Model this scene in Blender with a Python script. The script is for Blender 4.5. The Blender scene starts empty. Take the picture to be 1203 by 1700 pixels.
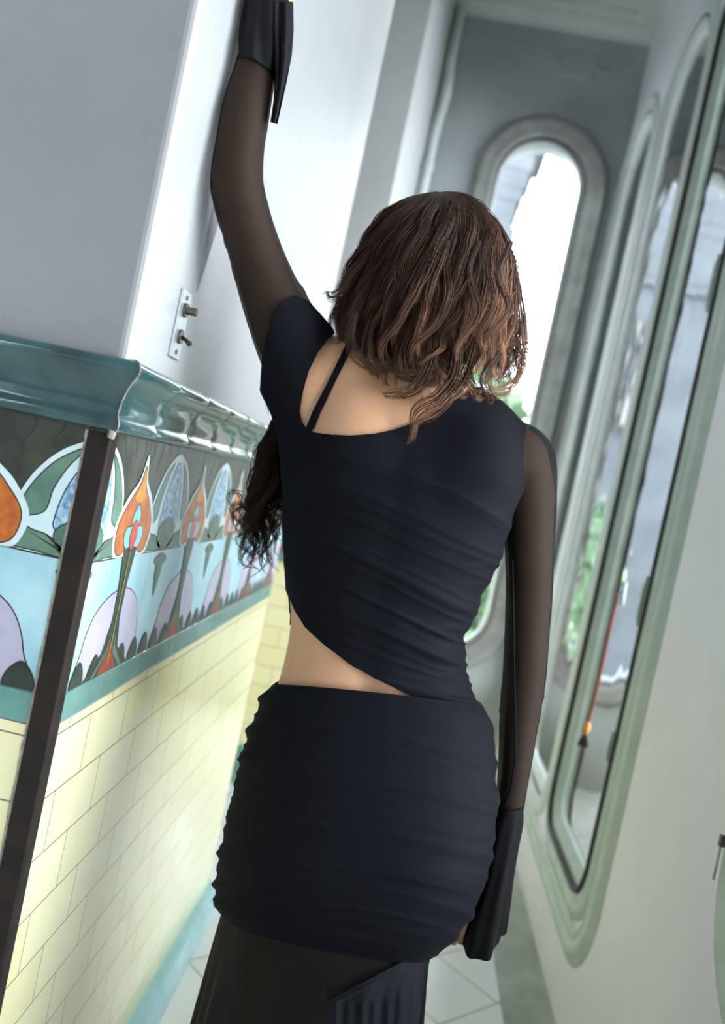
import bpy, bmesh, math, random
import numpy as np
from mathutils import Vector, Matrix
from mathutils.geometry import tessellate_polygon

SC = bpy.context.scene
COL = SC.collection
rng = np.random.default_rng(7)
random.seed(7)

# ------------------------------------------------------------------ camera
CAM_H, FPX, CX, CY = 1.30, 1430.0, 601.5, 850.0
YAW, PIT, ROLL = math.atan(98.5 / FPX), math.atan(39.3 / FPX), math.radians(12)
F0 = np.array([-math.sin(YAW) * math.cos(PIT), math.cos(YAW) * math.cos(PIT), -math.sin(PIT)])
R0 = np.array([math.cos(YAW), math.sin(YAW), 0.0])
U0 = np.cross(R0, F0)
RV = math.cos(ROLL) * R0 + math.sin(ROLL) * U0
UV = -math.sin(ROLL) * R0 + math.cos(ROLL) * U0
EYE = np.array([0.0, 0.0, CAM_H])


def at(x, y, Y):
    """world point seen at pixel (x, y) at the real depth Y along the corridor"""
    d = F0 + (x - CX) / FPX * RV - (y - CY) / FPX * UV
    return EYE + d * (Y / d[1])


def project(P):
    q = np.asarray(P) - EYE
    w = q @ F0
    return CX + FPX * (q @ RV) / w, CY - FPX * (q @ UV) / w


cam = bpy.data.cameras.new('camera')
cam_o = bpy.data.objects.new('camera', cam)
COL.objects.link(cam_o)
cam.sensor_fit = 'VERTICAL'
cam.sensor_height = 36.0
cam.lens = 36.0 * FPX / 1700.0
M = Matrix((tuple(RV), tuple(UV), tuple(-F0))).transposed().to_4x4()
M.translation = Vector(EYE)
cam_o.matrix_world = M
cam.dof.use_dof = True
cam.dof.focus_distance = 1.17
cam.dof.aperture_fstop = 2.8
cam.clip_start = 0.02
SC.camera = cam_o

# ------------------------------------------------------------------ world, exposure
SC.view_settings.view_transform = 'Standard'
SC.view_settings.look = 'None'
SC.view_settings.gamma = 1.0
SC.view_settings.exposure = 0.0
SC.view_settings.use_curve_mapping = False
SKY_STRENGTH = 11.8
w = bpy.data.worlds.new('overcast_sky')
SC.world = w
w.use_nodes = True
wn = w.node_tree
bg = wn.nodes['Background']
tc = wn.nodes.new('ShaderNodeTexCoord')
sx = wn.nodes.new('ShaderNodeSeparateXYZ')
rp = wn.nodes.new('ShaderNodeValToRGB')
wn.links.new(tc.outputs['Generated'], sx.inputs[0])
wn.links.new(sx.outputs['Z'], rp.inputs[0])
rp.color_ramp.elements[0].position = 0.0
rp.color_ramp.elements[0].color = (0.84, 0.90, 0.96, 1)
rp.color_ramp.elements[1].position = 0.7
rp.color_ramp.elements[1].color = (0.82, 0.90, 1.0, 1)
wn.links.new(rp.outputs[0], bg.inputs['Color'])
bg.inputs['Strength'].default_value = SKY_STRENGTH
SC.cycles.max_bounces = 10
SC.cycles.diffuse_bounces = 6
SC.cycles.transparent_max_bounces = 24
SC.cycles.caustics_reflective = False
SC.cycles.caustics_refractive = False
SC.cycles.sample_clamp_indirect = 6.0


# ------------------------------------------------------------------ materials
def new_mat(name):
    m = bpy.data.materials.new(name)
    m.use_nodes = True
    nt = m.node_tree
    return m, nt, nt.nodes['Principled BSDF']


def add_bump(nt, b, scale, strength, dist=0.002, detail=4, stretch=None):
    n = nt.nodes.new('ShaderNodeTexNoise')
    n.inputs['Scale'].default_value = scale
    n.inputs['Detail'].default_value = detail
    c = nt.nodes.new('ShaderNodeTexCoord')
    if stretch:
        mp = nt.nodes.new('ShaderNodeMapping')
        mp.inputs['Scale'].default_value = stretch
        nt.links.new(c.outputs['Object'], mp.inputs[0])
        nt.links.new(mp.outputs[0], n.inputs['Vector'])
    else:
        nt.links.new(c.outputs['Object'], n.inputs['Vector'])
    bp = nt.nodes.new('ShaderNodeBump')
    bp.inputs['Strength'].default_value = strength
    bp.inputs['Distance'].default_value = dist
    nt.links.new(n.outputs['Fac'], bp.inputs['Height'])
    nt.links.new(bp.outputs[0], b.inputs['Normal'])
    return n


def noise_mix(nt, b, c1, c2, scale, lo=0.35, hi=0.65, detail=4, stretch=None):
    n = nt.nodes.new('ShaderNodeTexNoise')
    n.inputs['Scale'].default_value = scale
    n.inputs['Detail'].default_value = detail
    c = nt.nodes.new('ShaderNodeTexCoord')
    mp = nt.nodes.new('ShaderNodeMapping')
    mp.inputs['Scale'].default_value = stretch or (1, 1, 1)
    nt.links.new(c.outputs['Object'], mp.inputs[0])
    nt.links.new(mp.outputs[0], n.inputs['Vector'])
    r = nt.nodes.new('ShaderNodeValToRGB')
    r.color_ramp.elements[0].position = lo
    r.color_ramp.elements[0].color = (*c1, 1)
    r.color_ramp.elements[1].position = hi
    r.color_ramp.elements[1].color = (*c2, 1)
    nt.links.new(n.outputs['Fac'], r.inputs[0])
    nt.links.new(r.outputs[0], b.inputs['Base Color'])
    return r


def flat(name, c, rough=0.5, metal=0.0, c2=None, scale=20, bump=None, coat=0.0, spec=0.5):
    m, nt, b = new_mat(name)
    b.inputs['Base Color'].default_value = (*c, 1)
    b.inputs['Roughness'].default_value = rough
    b.inputs['Metallic'].default_value = metal
    b.inputs['Coat Weight'].default_value = coat
    b.inputs['Specular IOR Level'].default_value = spec
    if c2:
        noise_mix(nt, b, c, c2, scale)
    if bump:
        add_bump(nt, b, *bump)
    return m


def srgb(r, g, b):
    f = lambda v: (v / 255 / 12.92) if v <= 10 else ((v / 255 + 0.055) / 1.055) ** 2.4
    return (f(r), f(g), f(b))


MAT = {}
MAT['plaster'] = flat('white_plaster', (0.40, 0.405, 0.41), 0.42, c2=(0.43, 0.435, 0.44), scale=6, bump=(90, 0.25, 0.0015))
MAT['plaster_shaded'] = flat('shaded_plaster_tone', (0.245, 0.25, 0.25), 0.7, c2=(0.275, 0.28, 0.28), scale=5, bump=(150, 0.22, 0.0012))  # duller light on the near pier's end face, put into the plaster colour
MAT['plaster_shaded_pale'] = flat('pale_shaded_plaster_tone', (0.50, 0.50, 0.49), 0.7, c2=(0.54, 0.54, 0.53), scale=5)  # same for the far pier's end face, shade toned in paler
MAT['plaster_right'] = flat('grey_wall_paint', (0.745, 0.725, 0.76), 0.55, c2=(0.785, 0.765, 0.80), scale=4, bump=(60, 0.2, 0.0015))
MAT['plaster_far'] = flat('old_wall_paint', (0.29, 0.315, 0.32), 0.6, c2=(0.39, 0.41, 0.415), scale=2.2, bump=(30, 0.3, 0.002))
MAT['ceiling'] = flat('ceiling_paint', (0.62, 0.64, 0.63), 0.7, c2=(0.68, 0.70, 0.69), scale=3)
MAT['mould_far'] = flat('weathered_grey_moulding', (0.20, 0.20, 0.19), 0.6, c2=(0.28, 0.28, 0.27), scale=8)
MAT['sage'] = flat('sage_green_paint', srgb(170, 184, 172), 0.45, c2=srgb(184, 195, 186), scale=14, bump=(45, 0.3, 0.002))
MAT['sage_pale'] = flat('pale_grey_paint', srgb(196, 202, 200), 0.45, c2=srgb(206, 211, 209), scale=9, bump=(40, 0.3, 0.002))
MAT['dark_metal'] = flat('brown_painted_metal', srgb(46, 38, 33), 0.6, c2=srgb(36, 30, 26), scale=30, bump=(220, 0.15, 0.0006), spec=0.2)
MAT['black'] = flat('blackened_metal', (0.02, 0.02, 0.02), 0.5)
MAT['steel'] = flat('brushed_steel', (0.50, 0.56, 0.56), 0.38, 0.6, bump=(150, 0.1, 0.0005))
MAT['brass'] = flat('aged_brass', (0.16, 0.14, 0.11), 0.45, 0.8)
MAT['grout'] = flat('dirty_grout', (0.40, 0.37, 0.31), 0.9, c2=(0.22, 0.19, 0.15), scale=60, bump=(200, 0.6, 0.002))
MAT['green_glaze'] = flat('dark_green_glaze', srgb(28, 50, 53), 0.12, c2=srgb(56, 88, 89), scale=9, bump=(14, 0.10, 0.004), coat=0.6)
MAT['band_glaze'] = flat('teal_glaze', srgb(86, 134, 126), 0.15, c2=srgb(106, 152, 144), scale=14, bump=(14, 0.08, 0.003), coat=0.5)
MAT['base_glaze'] = flat('pale_teal_glaze', srgb(140, 186, 190), 0.15, c2=srgb(160, 200, 204), scale=8, coat=0.5)
MAT['cord'] = flat('red_brown_cord', srgb(122, 56, 30), 0.8, c2=srgb(96, 40, 22), scale=200)
MAT['gold'] = flat('gold_thread', srgb(200, 140, 40), 0.6, c2=srgb(170, 110, 30), scale=150)
MAT['tassel'] = flat('dark_tassel_thread', srgb(48, 28, 22), 0.9)
MAT['skin'] = flat('skin', (0.67, 0.36, 0.20), 0.5, c2=(0.71, 0.395, 0.225), scale=8)
_b = MAT['skin'].node_tree.nodes['Principled BSDF']
_b.inputs['Subsurface Weight'].default_value = 0.25
_b.inputs['Subsurface Radius'].default_value = (1.0, 0.35, 0.2)
_b.inputs['Subsurface Scale'].default_value = 0.008


def glaze(name, c, c2=None, scale=40, rough=0.34):
    return flat(name, c, rough, c2=c2, scale=scale, coat=0.05)


FZ = {
    'olive': glaze('olive_glaze', srgb(36, 37, 28), srgb(56, 62, 44), 18),
    'olive_line': glaze('olive_relief', srgb(34, 34, 28)),
    'sky': glaze('pale_blue_glaze', srgb(150, 196, 208), srgb(186, 220, 226), 9),
    'outline': glaze('dark_outline', srgb(46, 34, 30), rough=0.3),
    'white': glaze('bluish_white_glaze', srgb(196, 218, 220), srgb(206, 226, 228), 30),
    'green': glaze('leaf_green_glaze', srgb(76, 112, 98), srgb(100, 134, 114), 30),
    'green2': glaze('deep_green_glaze', srgb(56, 92, 78), srgb(82, 120, 102), 30),
    'blue': glaze('speckled_blue_glaze', srgb(70, 128, 176), srgb(186, 216, 226), 120),
    'orange': glaze('flame_orange_glaze', srgb(166, 78, 22), srgb(196, 112, 30), 60),
    'yellow': glaze('yellow_glaze', srgb(214, 150, 40), srgb(204, 126, 32), 40),
    'petal': glaze('petal_blue_glaze', srgb(120, 190, 204), srgb(140, 204, 214), 60),
    'red': glaze('rose_red_glaze', srgb(206, 84, 76), srgb(190, 60, 58), 80),
    'brick': glaze('brick_red_glaze', srgb(150, 58, 32), srgb(120, 44, 26), 40),
    'lilac': glaze('lilac_glaze', srgb(176, 172, 192), srgb(190, 184, 202), 25),
    'dark': glaze('dark_green_glaze_relief', srgb(36, 46, 38), srgb(50, 62, 50), 50),
    'lime': glaze('lime_line_glaze', srgb(150, 170, 60)),
    'grout': MAT['grout'],
}


def brick_mat(name, c1, c2, mortar, bw, bh, off=(0, 0, 0), msize=0.0012, rough=0.12):
    """tiles laid in running bond; uses the UV map, in metres"""
    m, nt, b = new_mat(name)
    uv = nt.nodes.new('ShaderNodeUVMap')
    mp = nt.nodes.new('ShaderNodeMapping')
    mp.inputs['Location'].default_value = off
    br = nt.nodes.new('ShaderNodeTexBrick')
    br.inputs['Color1'].default_value = (*c1, 1)
    br.inputs['Color2'].default_value = (*c2, 1)
    br.inputs['Mortar'].default_value = (*mortar, 1)
    br.inputs['Scale'].default_value = 1.0
    br.inputs['Brick Width'].default_value = bw
    br.inputs['Row Height'].default_value = bh
    br.inputs['Mortar Size'].default_value = msize
    br.inputs['Mortar Smooth'].default_value = 0.3
    nt.links.new(uv.outputs[0], mp.inputs[0])
    nt.links.new(mp.outputs[0], br.inputs['Vector'])
    n = nt.nodes.new('ShaderNodeTexNoise')
    n.inputs['Scale'].default_value = 14
    nt.links.new(uv.outputs[0], n.inputs['Vector'])
    mx = nt.nodes.new('ShaderNodeMix')
    mx.data_type = 'RGBA'
    mx.blend_type = 'MULTIPLY'
    mx.inputs[0].default_value = 0.08
    nt.links.new(br.outputs['Color'], mx.inputs[6])
    nt.links.new(n.outputs['Color'], mx.inputs[7])
    nt.links.new(mx.outputs[2], b.inputs['Base Color'])
    inv = nt.nodes.new('ShaderNodeMath')
    inv.operation = 'SUBTRACT'
    inv.inputs[0].default_value = 1.0
    nt.links.new(br.outputs['Fac'], inv.inputs[1])
    bp = nt.nodes.new('ShaderNodeBump')
    bp.inputs['Strength'].default_value = 0.6
    bp.inputs['Distance'].default_value = 0.001
    nt.links.new(inv.outputs[0], bp.inputs['Height'])
    nt.links.new(bp.outputs[0], b.inputs['Normal'])
    b.inputs['Roughness'].default_value = rough
    b.inputs['Coat Weight'].default_value = 0.3
    return m


MAT['yellow_tile'] = brick_mat('cream_yellow_tile', srgb(242, 232, 176), srgb(246, 238, 190), srgb(128, 116, 86), 0.155, 0.0833)
MAT['marble'] = brick_mat('diagonal_marble_tile', srgb(226, 229, 228), srgb(216, 220, 219), srgb(104, 106, 104), 0.236, 0.236, msize=0.0022, rough=0.3)
for n_ in MAT['marble'].node_tree.nodes:
    if n_.type == 'TEX_BRICK':
        n_.offset = 0.0
MAT['marble_border'] = flat('grey_green_marble', srgb(128, 138, 126), 0.3, c2=srgb(160, 166, 156), scale=7)


def glass_mat(name, gloss=0.1, tint=(0.97, 0.985, 0.98), bump=0.0):
    m = bpy.data.materials.new(name)
    m.use_nodes = True
    nt = m.node_tree
    nt.nodes.clear()
    o = nt.nodes.new('ShaderNodeOutputMaterial')
    t = nt.nodes.new('ShaderNodeBsdfTransparent')
    t.inputs[0].default_value = (*tint, 1)
    g = nt.nodes.new('ShaderNodeBsdfGlossy')
    g.inputs['Roughness'].default_value = 0.03
    fr = nt.nodes.new('ShaderNodeFresnel')
    fr.inputs[0].default_value = 1.22
    x = nt.nodes.new('ShaderNodeMixShader')
    nt.links.new(fr.outputs[0], x.inputs[0])
    nt.links.new(t.outputs[0], x.inputs[1])
    nt.links.new(g.outputs[0], x.inputs[2])
    nt.links.new(x.outputs[0], o.inputs[0])
    if bump:
        n = nt.nodes.new('ShaderNodeTexNoise')
        n.inputs['Scale'].default_value = 5
        c = nt.nodes.new('ShaderNodeTexCoord')
        nt.links.new(c.outputs['Object'], n.inputs['Vector'])
        bp = nt.nodes.new('ShaderNodeBump')
        bp.inputs['Strength'].default_value = bump
        bp.inputs['Distance'].default_value = 0.02
        nt.links.new(n.outputs['Fac'], bp.inputs['Height'])
        nt.links.new(bp.outputs[0], g.inputs['Normal'])
        nt.links.new(bp.outputs[0], fr.inputs['Normal'])
    return m


MAT['glass'] = glass_mat('old_window_glass', bump=0.10)


def sheer_mat(name, color, opacity):
    m, nt, b = new_mat(name)
    b.inputs['Base Color'].default_value = (*color, 1)
    b.inputs['Roughness'].default_value = 0.75
    b.inputs['Sheen Weight'].default_value = 0.01
    b.inputs['Specular IOR Level'].default_value = 0.2
    b.inputs['Alpha'].default_value = opacity
    return m


def fabric_mat(name, color, sheen=0.25):
    m, nt, b = new_mat(name)
    b.inputs['Base Color'].default_value = (*color, 1)
    b.inputs['Roughness'].default_value = 0.8
    b.inputs['Specular IOR Level'].default_value = 0.16
    b.inputs['Sheen Weight'].default_value = sheen
    b.inputs['Sheen Roughness'].default_value = 0.4
    b.inputs['Sheen Tint'].default_value = (0.75, 0.85, 1.0, 1)
    add_bump(nt, b, 900, 0.25, 0.0006, 2)
    return m


MAT['fabric'] = fabric_mat('black_jersey', (0.0026, 0.0033, 0.0060), 0.004)
MAT['sheer'] = sheer_mat('sheer_black_mesh', (0.0045, 0.0042, 0.0045), 0.80)
MAT['sheer_skirt'] = sheer_mat('sheer_black_chiffon', (0.0065, 0.0056, 0.0056), 0.92)
MAT['cuff'] = sheer_mat('black_chiffon_cuff', (0.005, 0.0052, 0.0065), 0.93)


# ------------------------------------------------------------------ object helpers
def link(o, parent=None, **props):
    COL.objects.link(o)
    if parent is not None:
        o.parent = parent
        o.matrix_parent_inverse = parent.matrix_world.inverted()
    for k, v in props.items():
        o[k] = v
    return o


def empty(name, loc=(0, 0, 0), **props):
    o = bpy.data.objects.new(name, None)
    o.location = loc
    o.matrix_world = Matrix.Translation(loc)
    return link(o, None, **props)


def mesh_np(name, V, Fc, mats, parent=None, fm=None, smooth=True, uv=None, **props):
    """V (n,3), Fc list of faces or (m,k) array"""
    me = bpy.data.meshes.new(name)
    V = np.asarray(V, dtype=np.float64)
    if isinstance(Fc, np.ndarray):
        m, k = Fc.shape
        me.vertices.add(len(V))
        me.vertices.foreach_set('co', V.ravel())
        me.loops.add(m * k)
        me.loops.foreach_set('vertex_index', Fc.astype(np.int32).ravel())
        me.polygons.add(m)
        me.polygons.foreach_set('loop_start', np.arange(0, m * k, k, dtype=np.int32))
        me.polygons.foreach_set('loop_total', np.full(m, k, dtype=np.int32))
    else:
        me.from_pydata([tuple(v) for v in V], [], [list(f) for f in Fc])
    for mt in (mats if isinstance(mats, (list, tuple)) else [mats]):
        me.materials.append(mt)
    if fm is not None:
        me.polygons.foreach_set('material_index', np.asarray(fm, dtype=np.int32))
    me.polygons.foreach_set('use_smooth', np.full(len(me.polygons), smooth, dtype=bool))
    if uv is not None:
        l = me.uv_layers.new(name='UVMap')
        vi = np.empty(len(me.loops), dtype=np.int32)
        me.loops.foreach_get('vertex_index', vi)
        l.data.foreach_set('uv', np.asarray(uv, dtype=np.float32)[vi].ravel())
    me.update(calc_edges=True)
    me.validate()
    return link(bpy.data.objects.new(name, me), parent, **props)


def bevel(o, wd=0.002, seg=2, angle=40):
    md = o.modifiers.new('bevel', 'BEVEL')
    md.width = wd
    md.segments = seg
    md.limit_method = 'ANGLE'
    md.angle_limit = math.radians(angle)
    return o


def solid(o, t, offset=-1):
    md = o.modifiers.new('solidify', 'SOLIDIFY')
    md.thickness = t
    md.offset = offset
    return o


class MB:
    def __init__(s):
        s.v, s.f, s.m, s.uv = [], [], [], []

    def add(s, V, Fc, mi=0, uv=None):
        n = len(s.v)
        s.v += [tuple(p) for p in V]
        s.f += [[i + n for i in f] for f in Fc]
        s.m += [mi] * len(Fc)
        s.uv += list(uv) if uv is not None else [(0, 0)] * len(V)

    def box(s, a, b, mi=0):
        (x0, y0, z0), (x1, y1, z1) = a, b
        V = [(x0, y0, z0), (x1, y0, z0), (x1, y1, z0), (x0, y1, z0), (x0, y0, z1), (x1, y0, z1), (x1, y1, z1), (x0, y1, z1)]
        s.add(V, [(0, 3, 2, 1), (4, 5, 6, 7), (0, 1, 5, 4), (1, 2, 6, 5), (2, 3, 7, 6), (3, 0, 4, 7)], mi)

    def tube(s, pts, radii, n=10, mi=0, cap=True):
        pts = [np.asarray(p, float) for p in pts]
        if np.isscalar(radii):
            radii = [radii] * len(pts)
        V, Fc = [], []
        prev = None
        for i, p in enumerate(pts):
            t = pts[min(i + 1, len(pts) - 1)] - pts[max(i - 1, 0)]
            t = t / (np.linalg.norm(t) + 1e-12)
            if prev is None:
                a = np.array([0, 0, 1.0]) if abs(t[2]) < 0.9 else np.array([1.0, 0, 0])
            else:
                a = prev
            x = a - t * (a @ t)
            x /= np.linalg.norm(x)
            prev = x
            y = np.cross(t, x)
            for k in range(n):
                an = 2 * math.pi * k / n
                V.append(p + radii[i] * (math.cos(an) * x + math.sin(an) * y))
        for i in range(len(pts) - 1):
            for k in range(n):
                k2 = (k + 1) % n
                Fc.append((i * n + k, i * n + k2, (i + 1) * n + k2, (i + 1) * n + k))
        if cap:
            Fc.append(tuple(range(n - 1, -1, -1)))
            Fc.append(tuple((len(pts) - 1) * n + k for k in range(n)))
        s.add(V, Fc, mi)

    def build(s, name, mats, parent=None, smooth=False, **props):
        return mesh_np(name, s.v, s.f, mats, parent, s.m, smooth, s.uv, **props)


def sweep(mb, path, prof, closed, place, mi=0):
    """path: 2D points; prof: (offset outward from path, height) list; place(a, b, h) -> 3D"""
    P = np.asarray(path, float)
    n = len(P)
    V, Fc = [], []
    for i in range(n):
        a = P[(i - 1) % n] if closed or i > 0 else P[i]
        b = P[(i + 1) % n] if closed or i < n - 1 else P[i]
        p = P[i]
        d1, d2 = p - a, b - p
        if np.linalg.norm(d1) < 1e-9:
            d1 = d2
        if np.linalg.norm(d2) < 1e-9:
            d2 = d1
        n1 = np.array([d1[1], -d1[0]]) / np.linalg.norm(d1)
        n2 = np.array([d2[1], -d2[0]]) / np.linalg.norm(d2)
        nn = n1 + n2
        nn /= np.linalg.norm(nn)
        nn /= max(0.4, nn @ n1)
        for (o, h) in prof:
            q = p + nn * o
            V.append(place(q[0], q[1], h))
    k = len(prof)
    for i in range(n if closed else n - 1):
        j = (i + 1) % n
        for m in range(k - 1):
            Fc.append((i * k + m, j * k + m, j * k + m + 1, i * k + m + 1))
    mb.add(V, Fc, mi)


def stadium(a0, a1, z0, z1, rb, n=14):
    """outline with a semicircular head and rounded lower corners, counter-clockwise"""
    R = (a1 - a0) / 2
    c = (a0 + a1) / 2
    pts = []
    for i in range(n + 1):
        t = math.pi * i / n
        pts.append((c + R * math.cos(t), z1 - R + R * math.sin(t)))
    m = max(4, n // 2)
    for i in range(m + 1):
        t = math.pi + (math.pi / 2) * i / m
        pts.append((a0 + rb + rb * math.cos(t), z0 + rb + rb * math.sin(t)))
    for i in range(m + 1):
        t = 1.5 * math.pi + (math.pi / 2) * i / m
        q = (a1 - rb + rb * math.cos(t), z0 + rb + rb * math.sin(t))
        if math.dist(q, pts[-1]) > 1e-6:
            pts.append(q)
    return pts


def wall_with_holes(name, rect, holes, place, depth, mat, reveal_mat, **props):
    """rect (a0, z0, a1, z1); place(a, z, d) -> 3D, d is the distance into the wall"""
    a0, z0, a1, z1 = rect
    loops = [[(a0, z0), (a1, z0), (a1, z1), (a0, z1)]] + [list(h) for h in holes]
    tri = tessellate_polygon([[Vector((p[0], p[1], 0)) for p in l] for l in loops])
    allp = [p for l in loops for p in l]
    mb = MB()
    mb.add([place(p[0], p[1], 0) for p in allp], tri, 0)
    mb.add([place(p[0], p[1], depth) for p in allp], [t[::-1] for t in tri], 0)
    for k, l in enumerate(loops):
        n = len(l)
        V = [place(p[0], p[1], 0) for p in l] + [place(p[0], p[1], depth) for p in l]
        mb.add(V, [(i, (i + 1) % n, n + (i + 1) % n, n + i) for i in range(n)], 1 if k else 0)
    o = mb.build(name, [mat, reveal_mat], None, False, **props)
    bm = bmesh.new()
    bm.from_mesh(o.data)
    bmesh.ops.remove_doubles(bm, verts=bm.verts, dist=1e-5)
    bmesh.ops.recalc_face_normals(bm, faces=bm.faces)
    bm.to_mesh(o.data)
    bm.free()
    return o


ST = dict(kind='structure')
XL, XR, YF, ZC = -0.39, 0.635, 4.55, 3.93

# ------------------------------------------------------------------ floor and ceiling
c45, P0 = math.sqrt(0.5), (0.48, 2.358)


def fuv(x, y):
    dx, dy = x - P0[0], y - P0[1]
    return ((dx * c45 + dy * c45), (-dx * c45 + dy * c45))


fl = MB()
V = [(-2.3, -2.6, 0), (0.488, -2.6, 0), (0.488, YF, 0), (-2.3, YF, 0)]
fl.add(V, [(0, 1, 2, 3)], 0, [fuv(v[0], v[1]) for v in V])
V = [(-2.3, -2.6, -0.1), (XR + .22, -2.6, -0.1), (XR + .22, YF + .22, -0.1), (-2.3, YF + .22, -0.1)]
fl.add(V, [(3, 2, 1, 0)], 0)
floor = fl.build('floor', [MAT['marble']], **ST)
bo = MB()
bo.box((0.49, -2.6, -0.05), (XR, YF, 0.0005))
bo.build('border_slab', [MAT['marble_border']], floor, label='grey green marble border along the window wall')
ce = MB()
ce.box((-2.3, -2.6, ZC), (XR + .2, YF + .2, ZC + .15))
ceiling = ce.build('ceiling', [MAT['ceiling']], **ST)
# moulded cornice where ceiling meets the walls
cv = MB()
prof = [(0, 0.0), (0.012, 0.0), (0.012, 0.02), (0.03, 0.03), (0.05, 0.06), (0.055, 0.085), (0.10, 0.095), (0.10, 0.11)]
zz = ZC - 0.11
V, Fc = [], []
corners = [(-0.39, 3.6), (-0.39, YF), (XR, YF), (XR, -2.5)]
dirs = [(1, 0), (1, -1), (-1, -1), (-1, 0)]
for (x, y), (dx, dy) in zip(corners, dirs):
    for (o, h) in prof:
        V.append((x + dx * o, y + dy * o, zz + h))
k = len(prof)
for i in range(3):
    for m_ in range(k - 1):
        Fc.append((i * k + m_, i * k + m_ + 1, (i + 1) * k + m_ + 1, (i + 1) * k + m_))
cv.add(V, Fc)
cv.build('trim_1', [MAT['ceiling']], **ST)

# ------------------------------------------------------------------ window wall
LIGHTS = [(2.30, 2.94), (3.08, 3.72), (3.86, 4.50)]
WZ0, WZ1 = 0.33, 3.30
NEAR = [(0.46, 1.34), (-0.75, 0.21)]  # second opening is unseen, added behind the camera for fill light
holes = [stadium(a, b, WZ0, WZ1, 0.12) for a, b in LIGHTS]
nholes = [stadium(a, b, z, WZ1, 0.07) for (a, b), z in zip(NEAR, (0.74, 0.18))]
RW = lambda a, z, d: (XR + d, a, z)
wall_right = wall_with_holes('wall_right', (-2.6, 0, YF + .22, ZC), [h for h in holes + nholes], RW, 0.05,
                             MAT['plaster_right'], MAT['sage_pale'], **ST)
MOULD = [(-0.001, 0.03), (-0.001, -0.006), (0.006, -0.012), (0.016, -0.013), (0.024, -0.007), (0.028, -0.007),
         (0.038, -0.014), (0.050, -0.014), (0.058, -0.008), (0.068, -0.004), (0.070, 0.0)]
CASE = [(-0.058, 0.030), (-0.058, 0.014), (-0.052, 0.006), (-0.044, 0.004), (-0.040, -0.002), (-0.020, -0.006),
        (-0.012, -0.002), (-0.009, 0.004), (-0.009, 0.035)]
GAP_SHADE_FLAT = [(0.0, 0.022), (0.0, -0.006), (-0.009, -0.003), (-0.009, 0.022)]
GAP_SHADE = [(0.0, 0.022), (0.0, -0.019), (-0.012, -0.019), (-0.012, 0.022)]


def inv_path(p):
    return p[::-1]


def make_window(name, outline, place, frame_mat, case_mat, mould=MOULD, case=CASE, glass_d=0.020, glass_in=-0.054, extra=None):
    # outline is counter-clockwise: the normal used by sweep points outward
    root = empty(name, place(*outline[0], 0.0), **ST)
    mb = MB()
    sweep(mb, outline, mould, True, place)
    mb.build('window_frame', [frame_mat], root, True)
    mb = MB()
    sweep(mb, outline, case, True, place)
    mb.build('casement', [case_mat], root, True)
    mb = MB()
    sweep(mb, outline, GAP_SHADE if name == 'window_1' else GAP_SHADE_FLAT, True, place)  # black strip paints the shade of the gap between casement and moulding
    mb.build('gap_shade_strip', [MAT['black']], root, True, label='black strip standing for the shaded gap round the casement')
    P = np.asarray(outline)
    mb = MB()
    sweep(mb, outline, [(glass_in, glass_d)], True, place)
    n = len(P)
    V = mb.v
    g = MB()
    g.add(V, [tuple(range(n))])
    g.build('pane', [MAT['glass']], root, False)
    return root


for i, h in enumerate(holes):
    make_window('window_%d' % (i + 1), h, RW, MAT['sage'] if i == 0 else MAT['sage_pale'], MAT['sage'] if i == 0 else MAT['sage_pale'])
w1 = bpy.data.objects['window_1']
for z_, hgt in ((1.16, 0.10), (0.76, 0.05), (2.02, 0.12)):
    mb = MB()
    mb.box((XR - 0.022, 2.335, z_ - hgt / 2), (XR - 0.002, 2.352, z_ + hgt / 2))
    mb.tube([(XR - 0.014, 2.343, z_ - hgt / 2 - 0.018), (XR - 0.014, 2.343, z_ + hgt / 2 + 0.018)], 0.006, 8)
    bevel(mb.build('latch', [MAT['sage']], w1, False), 0.003)
WIDE = [(-0.05, 0.03), (-0.05, -0.014), (-0.03, -0.02), (0.12, -0.02), (0.152, -0.018), (0.158, -0.010), (0.160, 0.0)]
for i, h in enumerate(nholes):
    make_window('window_%d' % (i + 4), h, RW, MAT['sage'], MAT['sage'], mould=WIDE)
# bolt on the near green frame
bx = XR - 0.020
lt = empty('window_bolt', (bx, 1.49, 0.84), label='small steel bolt with a thin drop rod on the wide green window frame', category='window bolt')
mb = MB()
mb.box((bx - 0.010, 1.487, 0.832), (bx + 0.001, 1.497, 0.852))
bevel(mb.build('bracket', [MAT['brass']], lt), 0.002)
mb = MB()
mb.tube([(bx - 0.006, 1.492, 0.846), (bx - 0.006, 1.490, 0.775)], 0.0024, 8)
mb.build('rod', [MAT['steel']], lt, True)

# stepped outer surround that runs round the three lights
R_ = 0.16
path = [(4.5, 0.235), (2.22 + R_, 0.235)]
for i in range(1, 9):
    t = math.pi / 2 * i / 8
    path.append((2.22 + R_ - R_ * math.sin(t), 0.235 + R_ - R_ * math.cos(t)))
path.append((2.22, 2.96))
for i in range(1, 10):
    t = math.pi / 2 * i / 10
    path.append((2.62 - 0.40 * math.cos(t), 2.96 + 0.42 * math.sin(t)))
SUR = [(0.022, 0.0), (0.022, -0.008), (0.012, -0.012), (0.0, -0.013), (-0.008, -0.008), (-0.014, -0.008), (-0.022, -0.016), (-0.04, -0.018),
       (-0.052, -0.013), (-0.058, -0.008), (-0.07, -0.004), (-0.075, 0.0)]
mb = MB()
sweep(mb, [(a, z) for a, z in path], [(o, h) for o, h in SUR], False, RW)
mb.build('trim_2', [MAT['sage']], None, True, **ST)
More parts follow.
